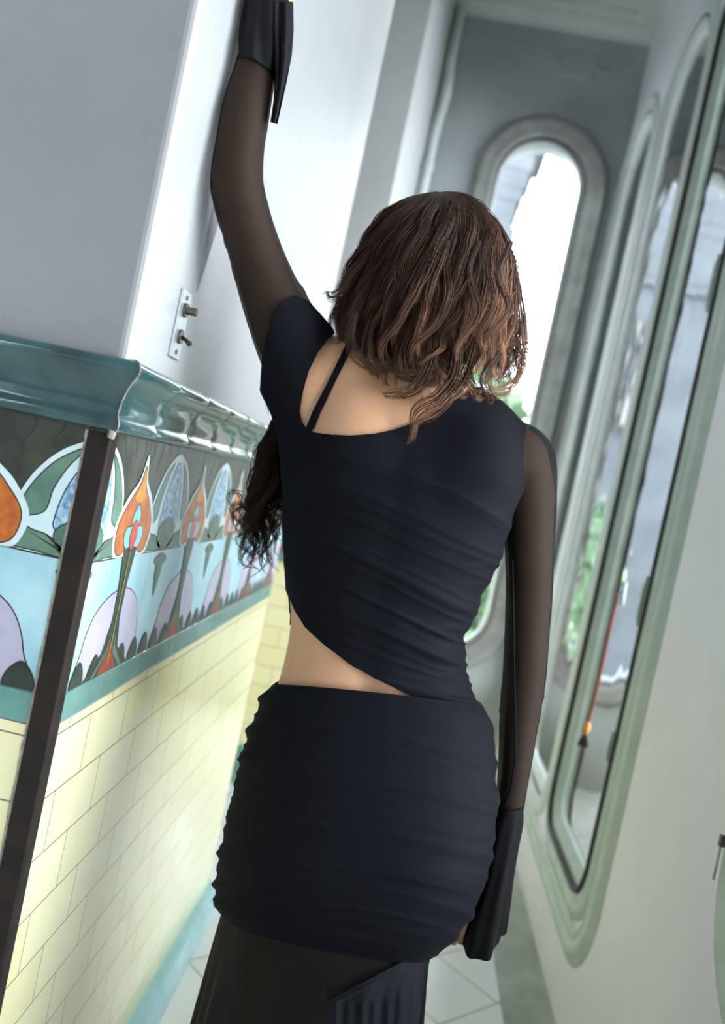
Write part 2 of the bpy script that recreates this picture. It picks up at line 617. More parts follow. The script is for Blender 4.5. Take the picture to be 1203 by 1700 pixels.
# sill board under the lights
mb = MB()
mb.box((XR - 0.010, 2.40, 0.255), (XR + 0.02, 4.5, 0.262))
bevel(mb.build('trim_3', [MAT['sage_pale']], None, False, **ST), 0.008, 3)

# far wall with its arched window
FH = stadium(-0.005, 0.470, 0.55, 3.28, 0.237)
FW = lambda a, z, d: (a, YF + d, z)
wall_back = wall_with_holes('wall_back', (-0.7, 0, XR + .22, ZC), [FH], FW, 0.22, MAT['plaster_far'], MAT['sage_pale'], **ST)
FM = [(-0.004, 0.02), (-0.004, -0.02), (0.02, -0.028), (0.045, -0.022), (0.06, -0.03), (0.085, -0.032), (0.10, -0.02), (0.11, -0.006), (0.112, 0)]
FC = [(-0.03, 0.07), (-0.03, 0.035), (-0.022, 0.028), (-0.008, 0.028), (-0.003, 0.036), (-0.003, 0.07)]
make_window('window_%d' % (4 + len(NEAR)), FH, FW, MAT['mould_far'], MAT['sage_pale'], FM, FC, 0.05, -0.026)
# worn plaster rosette high on the far wall
mb = MB()
V, Fc = [], []
for i in range(5):
    r = [0.001, 0.03, 0.06, 0.085, 0.10][i]
    for k in range(36):
        t = 2 * math.pi * k / 36
        rr = r * (1 + 0.16 * math.cos(6 * t) * (i > 1))
        V.append((0.30 + rr * 1.5 * math.cos(t), YF - [0.016, 0.008, 0.014, 0.008, 0.0][i], 3.66 + rr * 0.75 * math.sin(t)))
for i in range(4):
    for k in range(36):
        Fc.append((i * 36 + k, i * 36 + (k + 1) % 36, (i + 1) * 36 + (k + 1) % 36, (i + 1) * 36 + k))
mb.add(V, Fc)
mb.build('trim_4', [MAT['plaster_far']], None, True, **ST)

# walls behind the camera and at the far left, with unseen windows added for fill light
mb = MB()
mb.box((-2.3, -2.8, 0), (XR + .05, -2.6, ZC))
mb.build('wall_front', [MAT['plaster']], **ST)
LEFT_FILL_WIN = [(-2.40, -1.98)]
ALC_X, ALC = -1.10, (2.60, 3.40)  # alcove wall and opening, set out of view to add fill light
lh = [stadium(a_, b_, 0.55, 3.45, 0.10) for a_, b_ in LEFT_FILL_WIN]
wall_with_holes('wall_left', (-2.8, 0, YF + .2, ZC), lh, lambda a_, z, d: (-2.3 - d, a_, z), 0.12, MAT['plaster'], MAT['sage_pale'], **ST)
ah = stadium(ALC[0], ALC[1], 0.75, 3.4, 0.10)
wall_with_holes('wall_alcove', (2.50, 0, 3.50, ZC), [ah], lambda a_, z, d: (ALC_X - d, a_, z), 0.12, MAT['plaster'], MAT['sage_pale'], **ST)
mb = MB()
mb.box((-2.3, YF, 0), (-0.7, YF + .2, ZC))
mb.build('wall_corner', [MAT['plaster']], **ST)
wn_ = 5 + len(NEAR)
for k_, (h_, x_) in enumerate([(lh[0], -2.3), (ah, ALC_X)]):
    make_window('window_%d' % (wn_ + k_), h_, (lambda x0: (lambda a_, z, d: (x0 - d, a_, z)))(x_), MAT['sage_pale'], MAT['sage_pale'])  # both windows are added ones, out of view, to let in fill
for (x_, (a_, b_)) in [(-2.46, LEFT_FILL_WIN[0]), (ALC_X - .16, ALC)]:
    l = bpy.data.lights.new('window_portal', 'AREA')
    l.shape = 'RECTANGLE'
    l.size, l.size_y = 2.95, b_ - a_
    l.cycles.is_portal = True
    o = bpy.data.objects.new('window_portal', l)
    o.matrix_world = Matrix.Translation((x_, (a_ + b_) / 2, 2.05)) @ Matrix.Rotation(math.radians(-90), 4, 'Y')
    COL.objects.link(o)

# daylight portals in the openings
for (a, b) in LIGHTS + NEAR:
    l = bpy.data.lights.new('window_portal', 'AREA')
    l.shape = 'RECTANGLE'
    l.size, l.size_y = 2.98, b - a
    l.cycles.is_portal = True
    o = bpy.data.objects.new('window_portal', l)
    o.matrix_world = Matrix.Translation((XR + .09, (a + b) / 2, 1.85)) @ Matrix.Rotation(math.radians(90), 4, 'Y')
    COL.objects.link(o)
l = bpy.data.lights.new('window_portal', 'AREA')
l.shape = 'RECTANGLE'
l.size, l.size_y = 0.48, 2.75
l.cycles.is_portal = True
o = bpy.data.objects.new('window_portal', l)
o.matrix_world = Matrix.Translation((0.232, YF + .24, 1.92)) @ Matrix.Rotation(math.radians(-90), 4, 'X')
COL.objects.link(o)


# ------------------------------------------------------------------ tiled piers
def smooth_closed(pts, n=6):
    P = np.asarray(pts, float)
    m = len(P)
    out = []
    for i in range(m):
        p0, p1, p2, p3 = P[(i - 1) % m], P[i], P[(i + 1) % m], P[(i + 2) % m]
        for k in range(n):
            t = k / n
            out.append(0.5 * ((2 * p1) + (-p0 + p2) * t + (2 * p0 - 5 * p1 + 4 * p2 - p3) * t * t + (-p0 + 3 * p1 - 3 * p2 + p3) * t ** 3))
    return np.array(out)


def clip_poly(P, a, sign):
    out = []
    n = len(P)
    for i in range(n):
        p, q = P[i], P[(i + 1) % n]
        dp, dq = sign * (p[0] - a), sign * (q[0] - a)
        if dp >= 0:
            out.append(p)
        if (dp >= 0) != (dq >= 0):
            t = dp / (dp - dq)
            out.append(p + (q - p) * t)
    return np.array(out)


def offset_poly(P, d):
    P = np.asarray(P)
    area = 0.5 * np.sum(P[:, 0] * np.roll(P[:, 1], -1) - np.roll(P[:, 0], -1) * P[:, 1])
    s = 1 if area > 0 else -1
    n = len(P)
    out = []
    for i in range(n):
        a, p, b = P[i - 1], P[i], P[(i + 1) % n]
        d1, d2 = p - a, b - p
        l1, l2 = np.linalg.norm(d1), np.linalg.norm(d2)
        if l1 < 1e-9 or l2 < 1e-9:
            continue
        n1, n2 = np.array([d1[1], -d1[0]]) / l1, np.array([d2[1], -d2[0]]) / l2
        nn = n1 + n2
        ln = np.linalg.norm(nn)
        if ln < 1e-6:
            continue
        nn /= ln
        out.append(p + s * d * nn / max(0.5, nn @ n1))
    return np.array(out)


FKEYS = list(FZ)
FMATS = [FZ[k] for k in FKEYS]


def umbrella_shapes():
    """one unit of the frieze, u = 0 at the centre of the umbrella, flames at u = +-0.155"""
    S = []
    A = lambda mat, pts, lvl, line=True, sm=True: S.append((mat, smooth_closed(pts) if sm else np.array(pts, float), lvl, line))
    # white dome with points
    A('white', [(0, 1.292), (0.044, 1.276), (0.077, 1.244), (0.096, 1.205), (0.100, 1.170), (0.108, 1.143), (0.0, 1.141), (-0.108, 1.143), (-0.100, 1.170),
                (-0.096, 1.205), (-0.077, 1.244), (-0.044, 1.276)], 1)
    for s in (1, -1):
        A('green', [(s * 0.026, 1.276), (s * 0.058, 1.254), (s * 0.083, 1.218), (s * 0.093, 1.183), (s * 0.078, 1.184), (s * 0.060, 1.194), (s * 0.055, 1.222), (s * 0.042, 1.252)], 2)
        A('green', [(s * 0.048, 1.162), (s * 0.070, 1.166), (s * 0.100, 1.172), (s * 0.110, 1.146), (s * 0.060, 1.143), (s * 0.020, 1.142)], 2)
        for q in (0.055, 0.08):
            A('outline', [(s * (0.012), 1.144), (s * q, 1.166), (s * (q + 0.003), 1.167), (s * 0.022, 1.144)], 3, False, False)
    A('blue', [(0, 1.278), (0.017, 1.264), (0.036, 1.230), (0.045, 1.190), (0.040, 1.172), (0, 1.168), (-0.040, 1.172), (-0.045, 1.190), (-0.036, 1.230), (-0.017, 1.264)], 2)
    A('green2', [(0, 1.190), (0.026, 1.184), (0.042, 1.168), (0.030, 1.146), (0, 1.142), (-0.030, 1.146), (-0.042, 1.168), (-0.026, 1.184)], 3)
    A('green2', [(0.030, 1.123), (0, 1.133), (-0.030, 1.123), (0, 1.114)], 2)
    A('green2', [(0.014, 1.112), (0, 1.114), (-0.014, 1.112), (-0.010, 1.092), (0, 1.066), (0.010, 1.092)], 2)
    # ground line with bushes
    for u in (-0.105, -0.05, 0.0, 0.05, 0.105):
        A('dark', [(u - 0.017, 0.972), (u - 0.016, 0.990), (u, 1.005), (u + 0.016, 0.990), (u + 0.017, 0.972)], 3.5)
    # flame flower
    f = 0.155
    A('lilac', [(f - 0.100, 0.976), (f - 0.106, 1.020), (f - 0.085, 1.063), (f - 0.03, 1.088), (f + 0.03, 1.089), (f + 0.078, 1.066), (f + 0.102, 1.020), (f + 0.098, 0.976)], 1)
    A('white', [(f, 1.284), (f + 0.016, 1.248), (f + 0.05, 1.222), (f + 0.077, 1.185), (f + 0.070, 1.148), (f + 0.050, 1.139), (f, 1.141), (f - 0.050, 1.139), (f - 0.070, 1.148),
                (f - 0.077, 1.185), (f - 0.05, 1.222), (f - 0.016, 1.248)], 3, False)
    A('orange', [(f, 1.266), (f + 0.012, 1.240), (f + 0.040, 1.216), (f + 0.066, 1.185), (f + 0.062, 1.153), (f + 0.042, 1.143), (f + 0.015, 1.152), (f - 0.015, 1.152), (f - 0.042, 1.143),
                 (f - 0.062, 1.153), (f - 0.066, 1.185), (f - 0.040, 1.216), (f - 0.012, 1.240)], 4)
    A('yellow', [(f, 1.262), (f + 0.010, 1.240), (f + 0.022, 1.222), (f, 1.216), (f - 0.022, 1.222), (f - 0.010, 1.240)], 5, False)
    A('petal', [(f, 1.212), (f + 0.014, 1.196), (f + 0.011, 1.182), (f + 0.030, 1.180), (f + 0.036, 1.166), (f + 0.024, 1.152), (f, 1.154), (f - 0.024, 1.152), (f - 0.036, 1.166),
                (f - 0.030, 1.180), (f - 0.011, 1.182), (f - 0.014, 1.196)], 5)
    A('red', [(f, 1.190), (f + 0.011, 1.178), (f + 0.012, 1.162), (f, 1.148), (f - 0.012, 1.162), (f - 0.011, 1.178)], 6)
    A('dark', [(f + 0.026, 1.152), (f + 0.016, 1.100), (f + 0.014, 1.050), (f + 0.030, 1.005), (f + 0.085, 0.973), (f - 0.085, 0.973), (f - 0.030, 1.005), (f - 0.014, 1.050),
               (f - 0.016, 1.100), (f - 0.026, 1.152)], 4, False, False)
    for s in (1, -1):
        A('green2', [(f + s * 0.004, 1.045), (f + s * 0.016, 1.010), (f + s * 0.058, 0.974), (f + s * 0.046, 0.974), (f + s * 0.010, 1.000)], 5, False, False)
    A('brick', [(f, 1.030), (f + 0.012, 1.000), (f + 0.036, 0.974), (f - 0.036, 0.974), (f - 0.012, 1.000)], 5, False, False)
    A('lime', [(f - 0.0012, 1.145), (f + 0.0012, 1.145), (f + 0.0012, 0.985), (f - 0.0012, 0.985)], 6, False, False)
    return S


def wavy_relief(f):
    out = []
    r = random.Random(3)
    for k in range(8):
        u = f - 0.155 + 0.31 * (k + 0.5) / 8
        top, bot = 1.302, 1.302 - r.uniform(0.03, 0.065)
        L, Rr = [], []
        for i in range(9):
            t = i / 8
            z = top + (bot - top) * t
            x = u + 0.008 * math.sin(5 * t + k) * (0.4 + t)
            hw = 0.0018 * (1 - t * 0.7)
            L.append((x - hw, z))
            Rr.append((x + hw, z))
        out.append(np.array(L + Rr[::-1]))
    return out


def frieze(name, u0, u1, place, parent, label=None, j0=-0.051):
    """place(u, z, h): u along the wall, h out of it"""
    mb = MB()
    idx = {k: i for i, k in enumerate(FKEYS)}

    def plate(a, b, z0, z1, h, mat):
        V = [place(a, z0, h), place(b, z0, h), place(b, z1, h), place(a, z1, h)]
        mb.add(V, [(0, 1, 2, 3)], idx[mat])

    plate(u0, u1, 0.970, 1.305, 0.0, 'grout')
    # two rows of square tiles
    k0 = math.floor((u0 + 0.0775) / 0.155) - 1
    for k in range(k0, k0 + int((u1 - u0) / 0.155) + 4):
        a, b = max(u0, j0 + 0.155 * k + 0.0004), min(u1, j0 + 0.155 * (k + 1) - 0.0004)
        if b - a < 0.002:
            continue
        plate(a, b, 0.9725, 1.1380, 0.001, 'sky')
        plate(a, b, 1.1398, 1.3035, 0.001, 'olive')
    base = umbrella_shapes()
    n0, n1 = math.floor(u0 / 0.31) - 1, math.ceil(u1 / 0.31) + 1
    for n in range(n0, n1 + 1):
        off = 0.31 * n
        items = [(m, P, l, ln) for (m, P, l, ln) in base] + [('olive_line', P, 0.5, False) for P in wavy_relief(0)]
        for (m, P, lvl, ln) in items:
            for (mm, Q, h) in (([('outline', offset_poly(P, 0.0017), 0.001 + lvl * 0.0003)] if ln else []) + [(m, P, 0.00115 + lvl * 0.0003)]):
                Q = Q + np.array([off, 0])
                Q = clip_poly(Q, u0, 1)
                if len(Q) > 2:
                    Q = clip_poly(Q, u1, -1)
                if len(Q) < 3:
                    continue
                Q[:, 1] = np.clip(Q[:, 1], 0.9725, 1.3035)
                tri = tessellate_polygon([[Vector((p[0], p[1], 0)) for p in Q]])
                A2 = 0.5 * np.sum(Q[:, 0] * np.roll(Q[:, 1], -1) - np.roll(Q[:, 0], -1) * Q[:, 1])
                mb.add([place(p[0], p[1], h) for p in Q], [t if A2 > 0 else t[::-1] for t in tri], idx[mm])
    return mb.build(name, FMATS, parent, False, **({'label': label} if label else {}))


# cornice tile profile: (out, z)
CORN = [(0.000, 1.303), (0.007, 1.303), (0.013, 1.307), (0.014, 1.314), (0.010, 1.320), (0.008, 1.326), (0.010, 1.340), (0.016, 1.355), (0.024, 1.366),
        (0.028, 1.370), (0.032, 1.374), (0.033, 1.381), (0.030, 1.388), (0.022, 1.391), (0.0, 1.392)]


def cornice(name, segs, place, parent):
    """glazed moulding tiles, each with its own ends; segs: list of (u0, u1, mitre0, mitre1)"""
    mb = MB()
    for (a, b, m0, m1) in segs:
        n = 8
        V, Fc = [], []
        k = len(CORN)
        jit = random.uniform(-0.0004, 0.0004)
        for i in range(n + 1):
            t = i / n
            for (o, z) in CORN:
                aa = a - o * m0
                bb = b + o * m1
                edge = 0.0007 * (abs(2 * t - 1) ** 10)
                V.append(place(aa + (bb - aa) * t, z + jit, max(o - edge, 0)))
        for i in range(n):
            for j in range(k - 1):
                Fc.append((i * k + j, (i + 1) * k + j, (i + 1) * k + j + 1, i * k + j + 1))
        mb.add(V, Fc)
        mb.add(V[:k], [tuple(range(k))])
        mb.add(V[-k:], [tuple(range(k))[::-1]])
    return mb.build(name, [MAT['green_glaze']], parent, True)


def strip_tiles(name, segs, z0, z1, prof, place, parent, mat, **props):
    """prof: list of (out, z)"""
    mb = MB()
    for (a, b) in segs:
        V = [place(a, z, o) for (o, z) in prof] + [place(b, z, o) for (o, z) in prof]
        k = len(prof)
        mb.add(V, [(j, k + j, k + j + 1, j + 1) for j in range(k - 1)] + [tuple(range(k)), tuple(range(2 * k - 1, k - 1, -1))])
    return mb.build(name, [mat], parent, False, **props)


def plain(mb, u0, u1, z0, z1, place, h=0.0, du=0.0):
    V = [place(u0, z0, h), place(u1, z0, h), place(u1, z1, h), place(u0, z1, h)]
    uv = [(u0 + du, z0), (u1 + du, z0), (u1 + du, z1), (u0 + du, z1)]
    mb.add(V, [(0, 1, 2, 3)], 0, uv)


def joints(u0, u1, first, step, gap=0.0008):
    e = [u0]
    k = math.ceil((u0 - first) / step)
    while first + k * step < u1:
        if first + k * step > u0 + 0.004:
            e.append(first + k * step)
        k += 1
    e.append(u1)
    return [(e[i] + gap, e[i + 1] - gap) for i in range(len(e) - 1)]


BAND = [(0, 0.9315), (0.0012, 0.9325), (0.0016, 0.9345), (0.0016, 0.9685), (0.0012, 0.9705), (0, 0.9715)]
BASE = [(0.0, 0.0), (0.042, 0.0), (0.038, 0.03), (0.026, 0.06), (0.02, 0.068), (0.0, 0.07)]


def pier(Y0, Y1, detailed, idx):
    # plaster shaft is set back a little above the wainscot core
    root = empty('pillar_%d' % idx, (XL - 0.2, Y0, 0), **ST)
    mb = MB()
    mb.box((-2.3, Y0 - 0.004, 1.3), (XL + 0.004, Y1 + 0.004, ZC))
    mb.box((-2.3, Y0 + 0.0012, 0), (XL - 0.0012, Y1 - 0.0012, 1.3))
    mb.m[2] = mb.m[8] = 1  # front faces get the plaster tone with their shade painted in
    sh = mb.build('shaft', [MAT['plaster'], MAT['plaster_shaded'] if idx == 1 else MAT['plaster_shaded_pale']], root, False, label='white plaster, end face toned greyer to carry its shade')
    bevel(sh, 0.012, 4)
    side = lambda u, z, h: (XL + h, Y0 + u, z)
    front = lambda u, z, h: (XL + u, Y0 - h, z)
    L = Y1 - Y0
    back = lambda u, z, h: (XL - u, Y1 + h, z)
    # yellow tiles: joints at 0.063 + 0.155k in the first row
    mb = MB()
    plain(mb, 0, L, 0, 0.9305, side, 0, -0.063 + 0.155 * 20)
    plain(mb, -1.9, 0, 0, 0.9305, front, 0, 0.0775 + 0.155 * 20)
    plain(mb, 0, 1.0, 0, 0.9305, back, 0, 0.155 * 20)
    o = mb.build('wall_tile', [MAT['yellow_tile']], root, False, label='cream yellow glazed wall tiles')
    for (u, pl, a, b) in ((0, side, 0.0, L), (1, front, -1.9, 0.0)):
        frieze('frieze', a, b, pl, root, 'painted frieze of flame flowers and umbrella shapes', -0.051 if u == 0 else -0.022)
        strip_tiles('tile_band', joints(a, b, 0.008, 0.155), 0, 0, BAND, pl, root, MAT['band_glaze'], label='teal tile band under the frieze')
        js = joints(a, b, -0.02 if u == 0 else -0.2, 0.1555 if u == 0 else 0.31, 0.0006)
        segs = [(p, q, 1.0 if (u == 0 and i == 0) else 0.0, 1.0 if (u == 1 and i == len(js) - 1) else 0.0) for i, (p, q) in enumerate(js)]
        segs = [(p, q, m0, m1) for (p, q, m0, m1) in segs]
        if u == 0:
            segs[0] = (segs[0][0] + 0.0006, segs[0][1], -(-1.0), 0.0)
        cornice('cornice', segs, pl, root)
    # rough grout in the mitre and along the strip
    mb = MB()
    gp = [(XL + o_ + 0.0002, Y0 - o_ - 0.0002, z_) for (o_, z_) in CORN]
    gp = [tuple(np.array(gp[int(q)]) * (1 - q % 1) + np.array(gp[min(int(q) + 1, len(gp) - 1)]) * (q % 1)) for q in np.linspace(0, len(gp) - 1, 50)]
    mb.tube(gp, [random.uniform(0.0006, 0.0016) for _ in gp], 6)
    mb.tube([(XL + 0.004, Y0 - 0.006, 1.296), (XL + 0.006, Y0 - 0.008, 1.306)], 0.005, 7)
    mb.build('grout_joint', [MAT['grout']], root, False, label='cracked grout in the mitred cornice corner')
    mb = MB()
    for k in range(120):
        z = 1.30 * k / 120
        mb.box((XL - 0.0285 - random.uniform(0, .0014), Y0 - 0.0022, z), (XL - 0.024, Y0, z + 1.30 / 120))
    mb.build('grout_line', [MAT['grout']], root, False)
    # metal corner guard
    mb = MB()
    P = [(XL - 0.0255, Y0 - 0.0005), (XL - 0.0255, Y0 - 0.004), (XL + 0.002, Y0 - 0.004), (XL + 0.0045, Y0 - 0.0015), (XL + 0.0045, Y0 + 0.0185), (XL + 0.0005, Y0 + 0.0185)]
    n = len(P)
    V = [(x, y, 0) for x, y in P] + [(x, y, 1.300) for x, y in P]
    mb.add(V, [(i, (i + 1) % n, n + (i + 1) % n, n + i) for i in range(n)] + [tuple(range(n - 1, -1, -1)), tuple(range(n, 2 * n))])
    bevel(mb.build('corner_guard', [MAT['dark_metal']], root, False, label='dark brown metal corner guard'), 0.001, 2)
    return root


p1 = pier(1.02, 2.50, True, 1)
p2 = pier(3.50, 4.56, False, 2)
side1 = lambda u, z, h: (XL + h, 1.02 + u, z)
strip_tiles('baseboard_left', joints(0.02, 1.48, 0.1, 0.31), 0, 0, BASE, side1, None, MAT['base_glaze'], **ST)
BASE2 = [(0.0, 0.0), (0.012, 0.0), (0.012, 0.15), (0.008, 0.156), (0.0, 0.158)]
strip_tiles('baseboard_back', joints(-1.5, 0.0, 0.1, 0.31), 0, 0, BASE2, lambda u, z, h: (XL + u, 3.50 - h, z), None, MAT['band_glaze'], **ST)

# smooth plaster swelling over a buried cable, above the switch
mb = MB()
V, Fc = [], []
zs = np.linspace(1.525, 3.2, 120)
na = 15
for z in zs:
    t = (z - 1.525)
    hw = np.interp(t, [0, 0.03, 0.12, 0.35, 1.7], [0.001, 0.006, 0.016, 0.024, 0.026])
    ht = np.interp(t, [0, 0.03, 0.12, 0.30, 0.45, 1.7], [0.0005, 0.004, 0.012, 0.014, 0.013, 0.013])
    yc = 1.228 + 0.01 * math.sin(t * 2.2) + 0.003
    for k in range(na):
        a = -1 + 2 * k / (na - 1)
        V.append((XL + 0.0035 + ht * (1 - a * a) ** 0.7, yc + hw * a, z))
for i in range(len(zs) - 1):
    for k in range(na - 1):
        Fc.append((i * na + k, i * na + k + 1, (i + 1) * na + k + 1, (i + 1) * na + k))
mb.add(V, Fc)
mb.build('cable_ridge', [MAT['plaster']], p1, True)

# ------------------------------------------------------------------ light switch
sw = empty('light_switch', (XL + 0.004, 1.18, 1.47), label='narrow steel switch plate with a knob and a black toggle on the white pillar', category='light switch')
mb = MB()
mb.box((XL + 0.004, 1.158, 1.4215), (XL + 0.008, 1.202, 1.5165))
bevel(mb.build('plate', [MAT['steel']], sw, False), 0.0015, 2)
mb = MB()
mb.tube([(XL + 0.008, 1.18, 1.490), (XL + 0.012, 1.18, 1.490)], 0.010, 18)
mb.tube([(XL + 0.012, 1.18, 1.490), (XL + 0.026, 1.18, 1.490)], [0.0055, 0.0055], 6)
mb.build('knob', [MAT['brass']], sw, False, label='dull brass knob')
mb = MB()
mb.tube([(XL + 0.008, 1.18, 1.453), (XL + 0.012, 1.18, 1.453)], 0.010, 18)
mb.build('collar', [MAT['brass']], sw, False)
mb = MB()
mb.tube([(XL + 0.011, 1.18, 1.453), (XL + 0.018, 1.18, 1.450), (XL + 0.0215, 1.18, 1.4475), (XL + 0.0245, 1.18, 1.4455), (XL + 0.0265, 1.18, 1.444)], [0.0026, 0.0026, 0.0032, 0.0042, 0.002], 12)
mb.build('toggle', [MAT['black']], sw, True, label='black toggle lever')
for z in (1.507, 1.431):
    mb = MB()
    mb.tube([(XL + 0.0078, 1.18, z), (XL + 0.0092, 1.18, z)], 0.0034, 14)
    mb.build('screw', [MAT['brass']], sw, False)

# pipe in the far corner of the second pier
pp = empty('corner_pipe', (-0.36, 4.48, 0.07), label='grey painted pipe climbing the corner beside the arched window', category='pipe')
mb = MB()
mb.tube([(-0.352, 4.50, 0.0), (-0.352, 4.50, 3.15), (-0.35, 4.498, 3.22), (-0.34, 4.49, 3.30), (-0.335, 4.485, 3.38), (-0.34, 4.49, 3.46), (-0.35, 4.498, 3.54), (-0.352, 4.50, ZC)], 0.026, 14)
mb.build('pipe_run', [MAT['sage_pale']], pp, True)
for z in (0.9, 2.1, 3.0):
    mb = MB()
    mb.tube([(-0.352, 4.50, z - .015), (-0.352, 4.50, z + .015)], 0.033, 14)
    mb.build('clamp', [MAT['sage_pale']], pp, True)

# window pull cord with tassel
pcx = XR - 0.028
pc = empty('pull_cord', (pcx, 2.57, 1.15), label='red brown cord with a gold knot and dark tassel hanging on the green window frame', category='cord')
mb = MB()
mb.tube([(pcx, 2.575, 1.150), (pcx, 2.575, 1.05), (pcx, 2.574, 0.94), (pcx, 2.572, 0.88), (pcx, 2.578, 0.82), (pcx, 2.588, 0.775), (pcx, 2.592, 0.758)], 0.0055, 8)
mb.build('cord', [MAT['cord']], pc, True)
mb = MB()
mb.tube([(pcx, 2.592, 0.762), (pcx, 2.592, 0.755), (pcx, 2.592, 0.742), (pcx, 2.592, 0.728), (pcx, 2.592, 0.722)], [0.004, 0.010, 0.012, 0.010, 0.007], 12)
mb.build('knot', [MAT['gold']], pc, True, label='gold thread knot')
mb = MB()
for k in range(40):
    a, r = random.uniform(0, 6.28), random.uniform(0.004, 0.017)
    mb.tube([(pcx, 2.592, 0.728), (pcx + .5 * r * math.cos(a), 2.592 + .5 * r * math.sin(a), 0.71), (pcx + r * math.cos(a), 2.592 + r * math.sin(a), 0.684)], [0.0018, 0.0018, 0.0012], 5)
mb.build('tassel', [MAT['tassel']], pc, True, label='dark tassel')
mb = MB()
mb.tube([(XR - 0.005, 2.585, 1.16), (pcx, 2.575, 1.15)], 0.004, 8)
mb.tube([(XR - 0.01, 2.575, 1.120), (XR - 0.012, 2.58, 1.19)], [0.008, 0.006], 8)
mb.build('cord_hook', [MAT['sage']], pc, True, label='green painted hook')


# ------------------------------------------------------------------ outside
MAT['leaf'] = flat('green_leaf', (0.10, 0.19, 0.09), 0.6, c2=(0.18, 0.28, 0.15), scale=1.5)
MAT['bark'] = flat('bark', (0.08, 0.06, 0.045), 0.9)
MAT['stone'] = flat('grey_stone', (0.050, 0.058, 0.066), 0.8, c2=(0.075, 0.085, 0.095), scale=2)
MAT['cream'] = flat('cream_render', (0.20, 0.165, 0.11), 0.8, c2=(0.22, 0.19, 0.135), scale=2)
MAT['white_render'] = flat('white_render', (0.185, 0.18, 0.168), 0.8, c2=(0.145, 0.143, 0.136), scale=3)
MAT['grey_leaf'] = flat('grey_green_leaf', (0.16, 0.20, 0.20), 0.6, c2=(0.34, 0.40, 0.42), scale=5)
MAT['ground'] = flat('garden_soil', (0.20, 0.21, 0.19), 0.9, c2=(0.10, 0.11, 0.10), scale=3)


def foliage_np(n, c, r, size, seed):
    g = np.random.default_rng(seed)
    d = g.normal(size=(n, 3))
    d /= np.linalg.norm(d, axis=1)[:, None]
    lump = 1 + 0.22 * np.sin(3 * d[:, :1] * 2 + seed) + 0.18 * np.sin(5 * d[:, 1:2] + 2 * d[:, 2:3] * 3)
    rad = g.uniform(0.45, 1.0, (n, 1)) ** 0.5
    P = np.asarray(c) + d * rad * lump * np.asarray(r)
    a = g.normal(size=(n, 3))
    a /= np.linalg.norm(a, axis=1)[:, None]
    b = np.cross(a, g.normal(size=(n, 3)))
    b /= np.linalg.norm(b, axis=1)[:, None]
    s = size * g.uniform(0.6, 1.3, (n, 1))
    V = np.stack([P - a * s, P + b * s * .45, P + a * s, P - b * s * .45], axis=1).reshape(-1, 3)
    F = np.arange(4 * n).reshape(n, 4)
    return V, F


def tree(name, base, h, r, n, size, seed, label, mat, group=None):
    root = empty(name, base, label=label, category='tree' if h > 2 else 'shrub')
    if group:
        root['group'] = group
    mb = MB()
    x, y, z = base
    mb.tube([(x, y, z), (x + .06, y, z + h * .35), (x - .05, y + .05, z + h * .7)], [h * .03, h * .022, h * .012], 8)
    for k in range(5):
        a = k * 1.26
        mb.tube([(x, y, z + h * .4), (x + math.cos(a) * r * .6, y + math.sin(a) * r * .6, z + h * .75)], [h * .012, h * .004], 6)
    mb.build('trunk', [MAT['bark']], root, True)
    V, F = foliage_np(n, (x, y, z + h * .66), (r, r, h * .40), size, seed)
    mesh_np('foliage', V, F, mat, root, smooth=False)
    return root


gm = MB()
gm.box((-12, YF + .3, -3.2), (16, 40, -3.0))
gm.box((XR + .3, -8, -3.2), (16, YF + .3, -3.0))
gm.build('ground', [MAT['ground']], **ST)
tree('garden_tree', (0.55, 8.6, -3.0), 5.3, 1.15, 5200, 0.13, 3, 'leafy green tree behind the lower glass of the arched end window', MAT['leaf'])
tree('garden_shrub', (1.75, 5.35, -3.0), 4.1, 0.62, 3000, 0.07, 12, 'grey green shrub outside the lowest panes of the long window wall', MAT['grey_leaf'])

# neighbouring building on the end axis: stepped, jagged right-hand outline
bl = empty('stone_tower', (-1.2, 13.2, -3.0), label='grey stone tower with a stepped cornice cut off by the arched end window', category='building')
mb = MB()
SC_ = 1.34
edge = [(4.2, -0.20), (4.3, 0.30), (4.55, 0.36), (4.85, 0.30), (5.0, 0.34), (5.2, 0.37), (5.4, 0.40), (5.65, 0.45), (6.1, 0.55)]
edge = [(CAM_H + (z - CAM_H) * SC_, x * SC_) for z, x in edge]
mb.box((-2.6, 13.4, -3), (-0.2, 15, edge[0][0]))
for (z0, _), (z1, x1) in zip(edge[:-1], edge[1:]):
    mb.box((-2.6 - x1 * .3, 13.4 - x1 * .2, z0), (x1, 15 + x1 * .2, z1))
tw = mb.build('wall', [MAT['stone']], bl, False)
for k in range(3):
    mb = MB()
    mb.box((-0.55 - k * .5, 13.2, 3.0), (-0.32 - k * .5, 13.42, 4.6))
    mb.build('pilaster', [MAT['white_render']], bl, False)

# projecting wing of the house with pilasters, seen at a raking angle through the window wall
wg = empty('house_wing', (2.2, 6.6, -3.0), label='pale house wing with cream and white pilasters outside the window wall', category='building')
mb = MB()
mb.box((0.78, 6.6, -3.0), (4.2, 7.2, 5.5))
mb.build('wall', [MAT['white_render']], wg, False)
for k, x in enumerate((0.84, 1.06, 1.30, 1.52, 1.78, 2.06, 2.4, 2.8, 3.3)):
    mb = MB()
    mb.box((x, 6.48, -2.0), (x + (0.10 if k % 2 else 0.13), 6.61, 5.0))
    bevel(mb.build('pilaster', [MAT['cream'] if k % 2 == 0 else MAT['stone']], wg, False, label='cream pilaster' if k % 2 == 0 else 'grey pilaster'), 0.02, 2)
mb = MB()
mb.box((0.85, 6.40, 5.0), (4.3, 6.7, 5.6))
mb.build('cornice', [MAT['white_render']], wg, False)

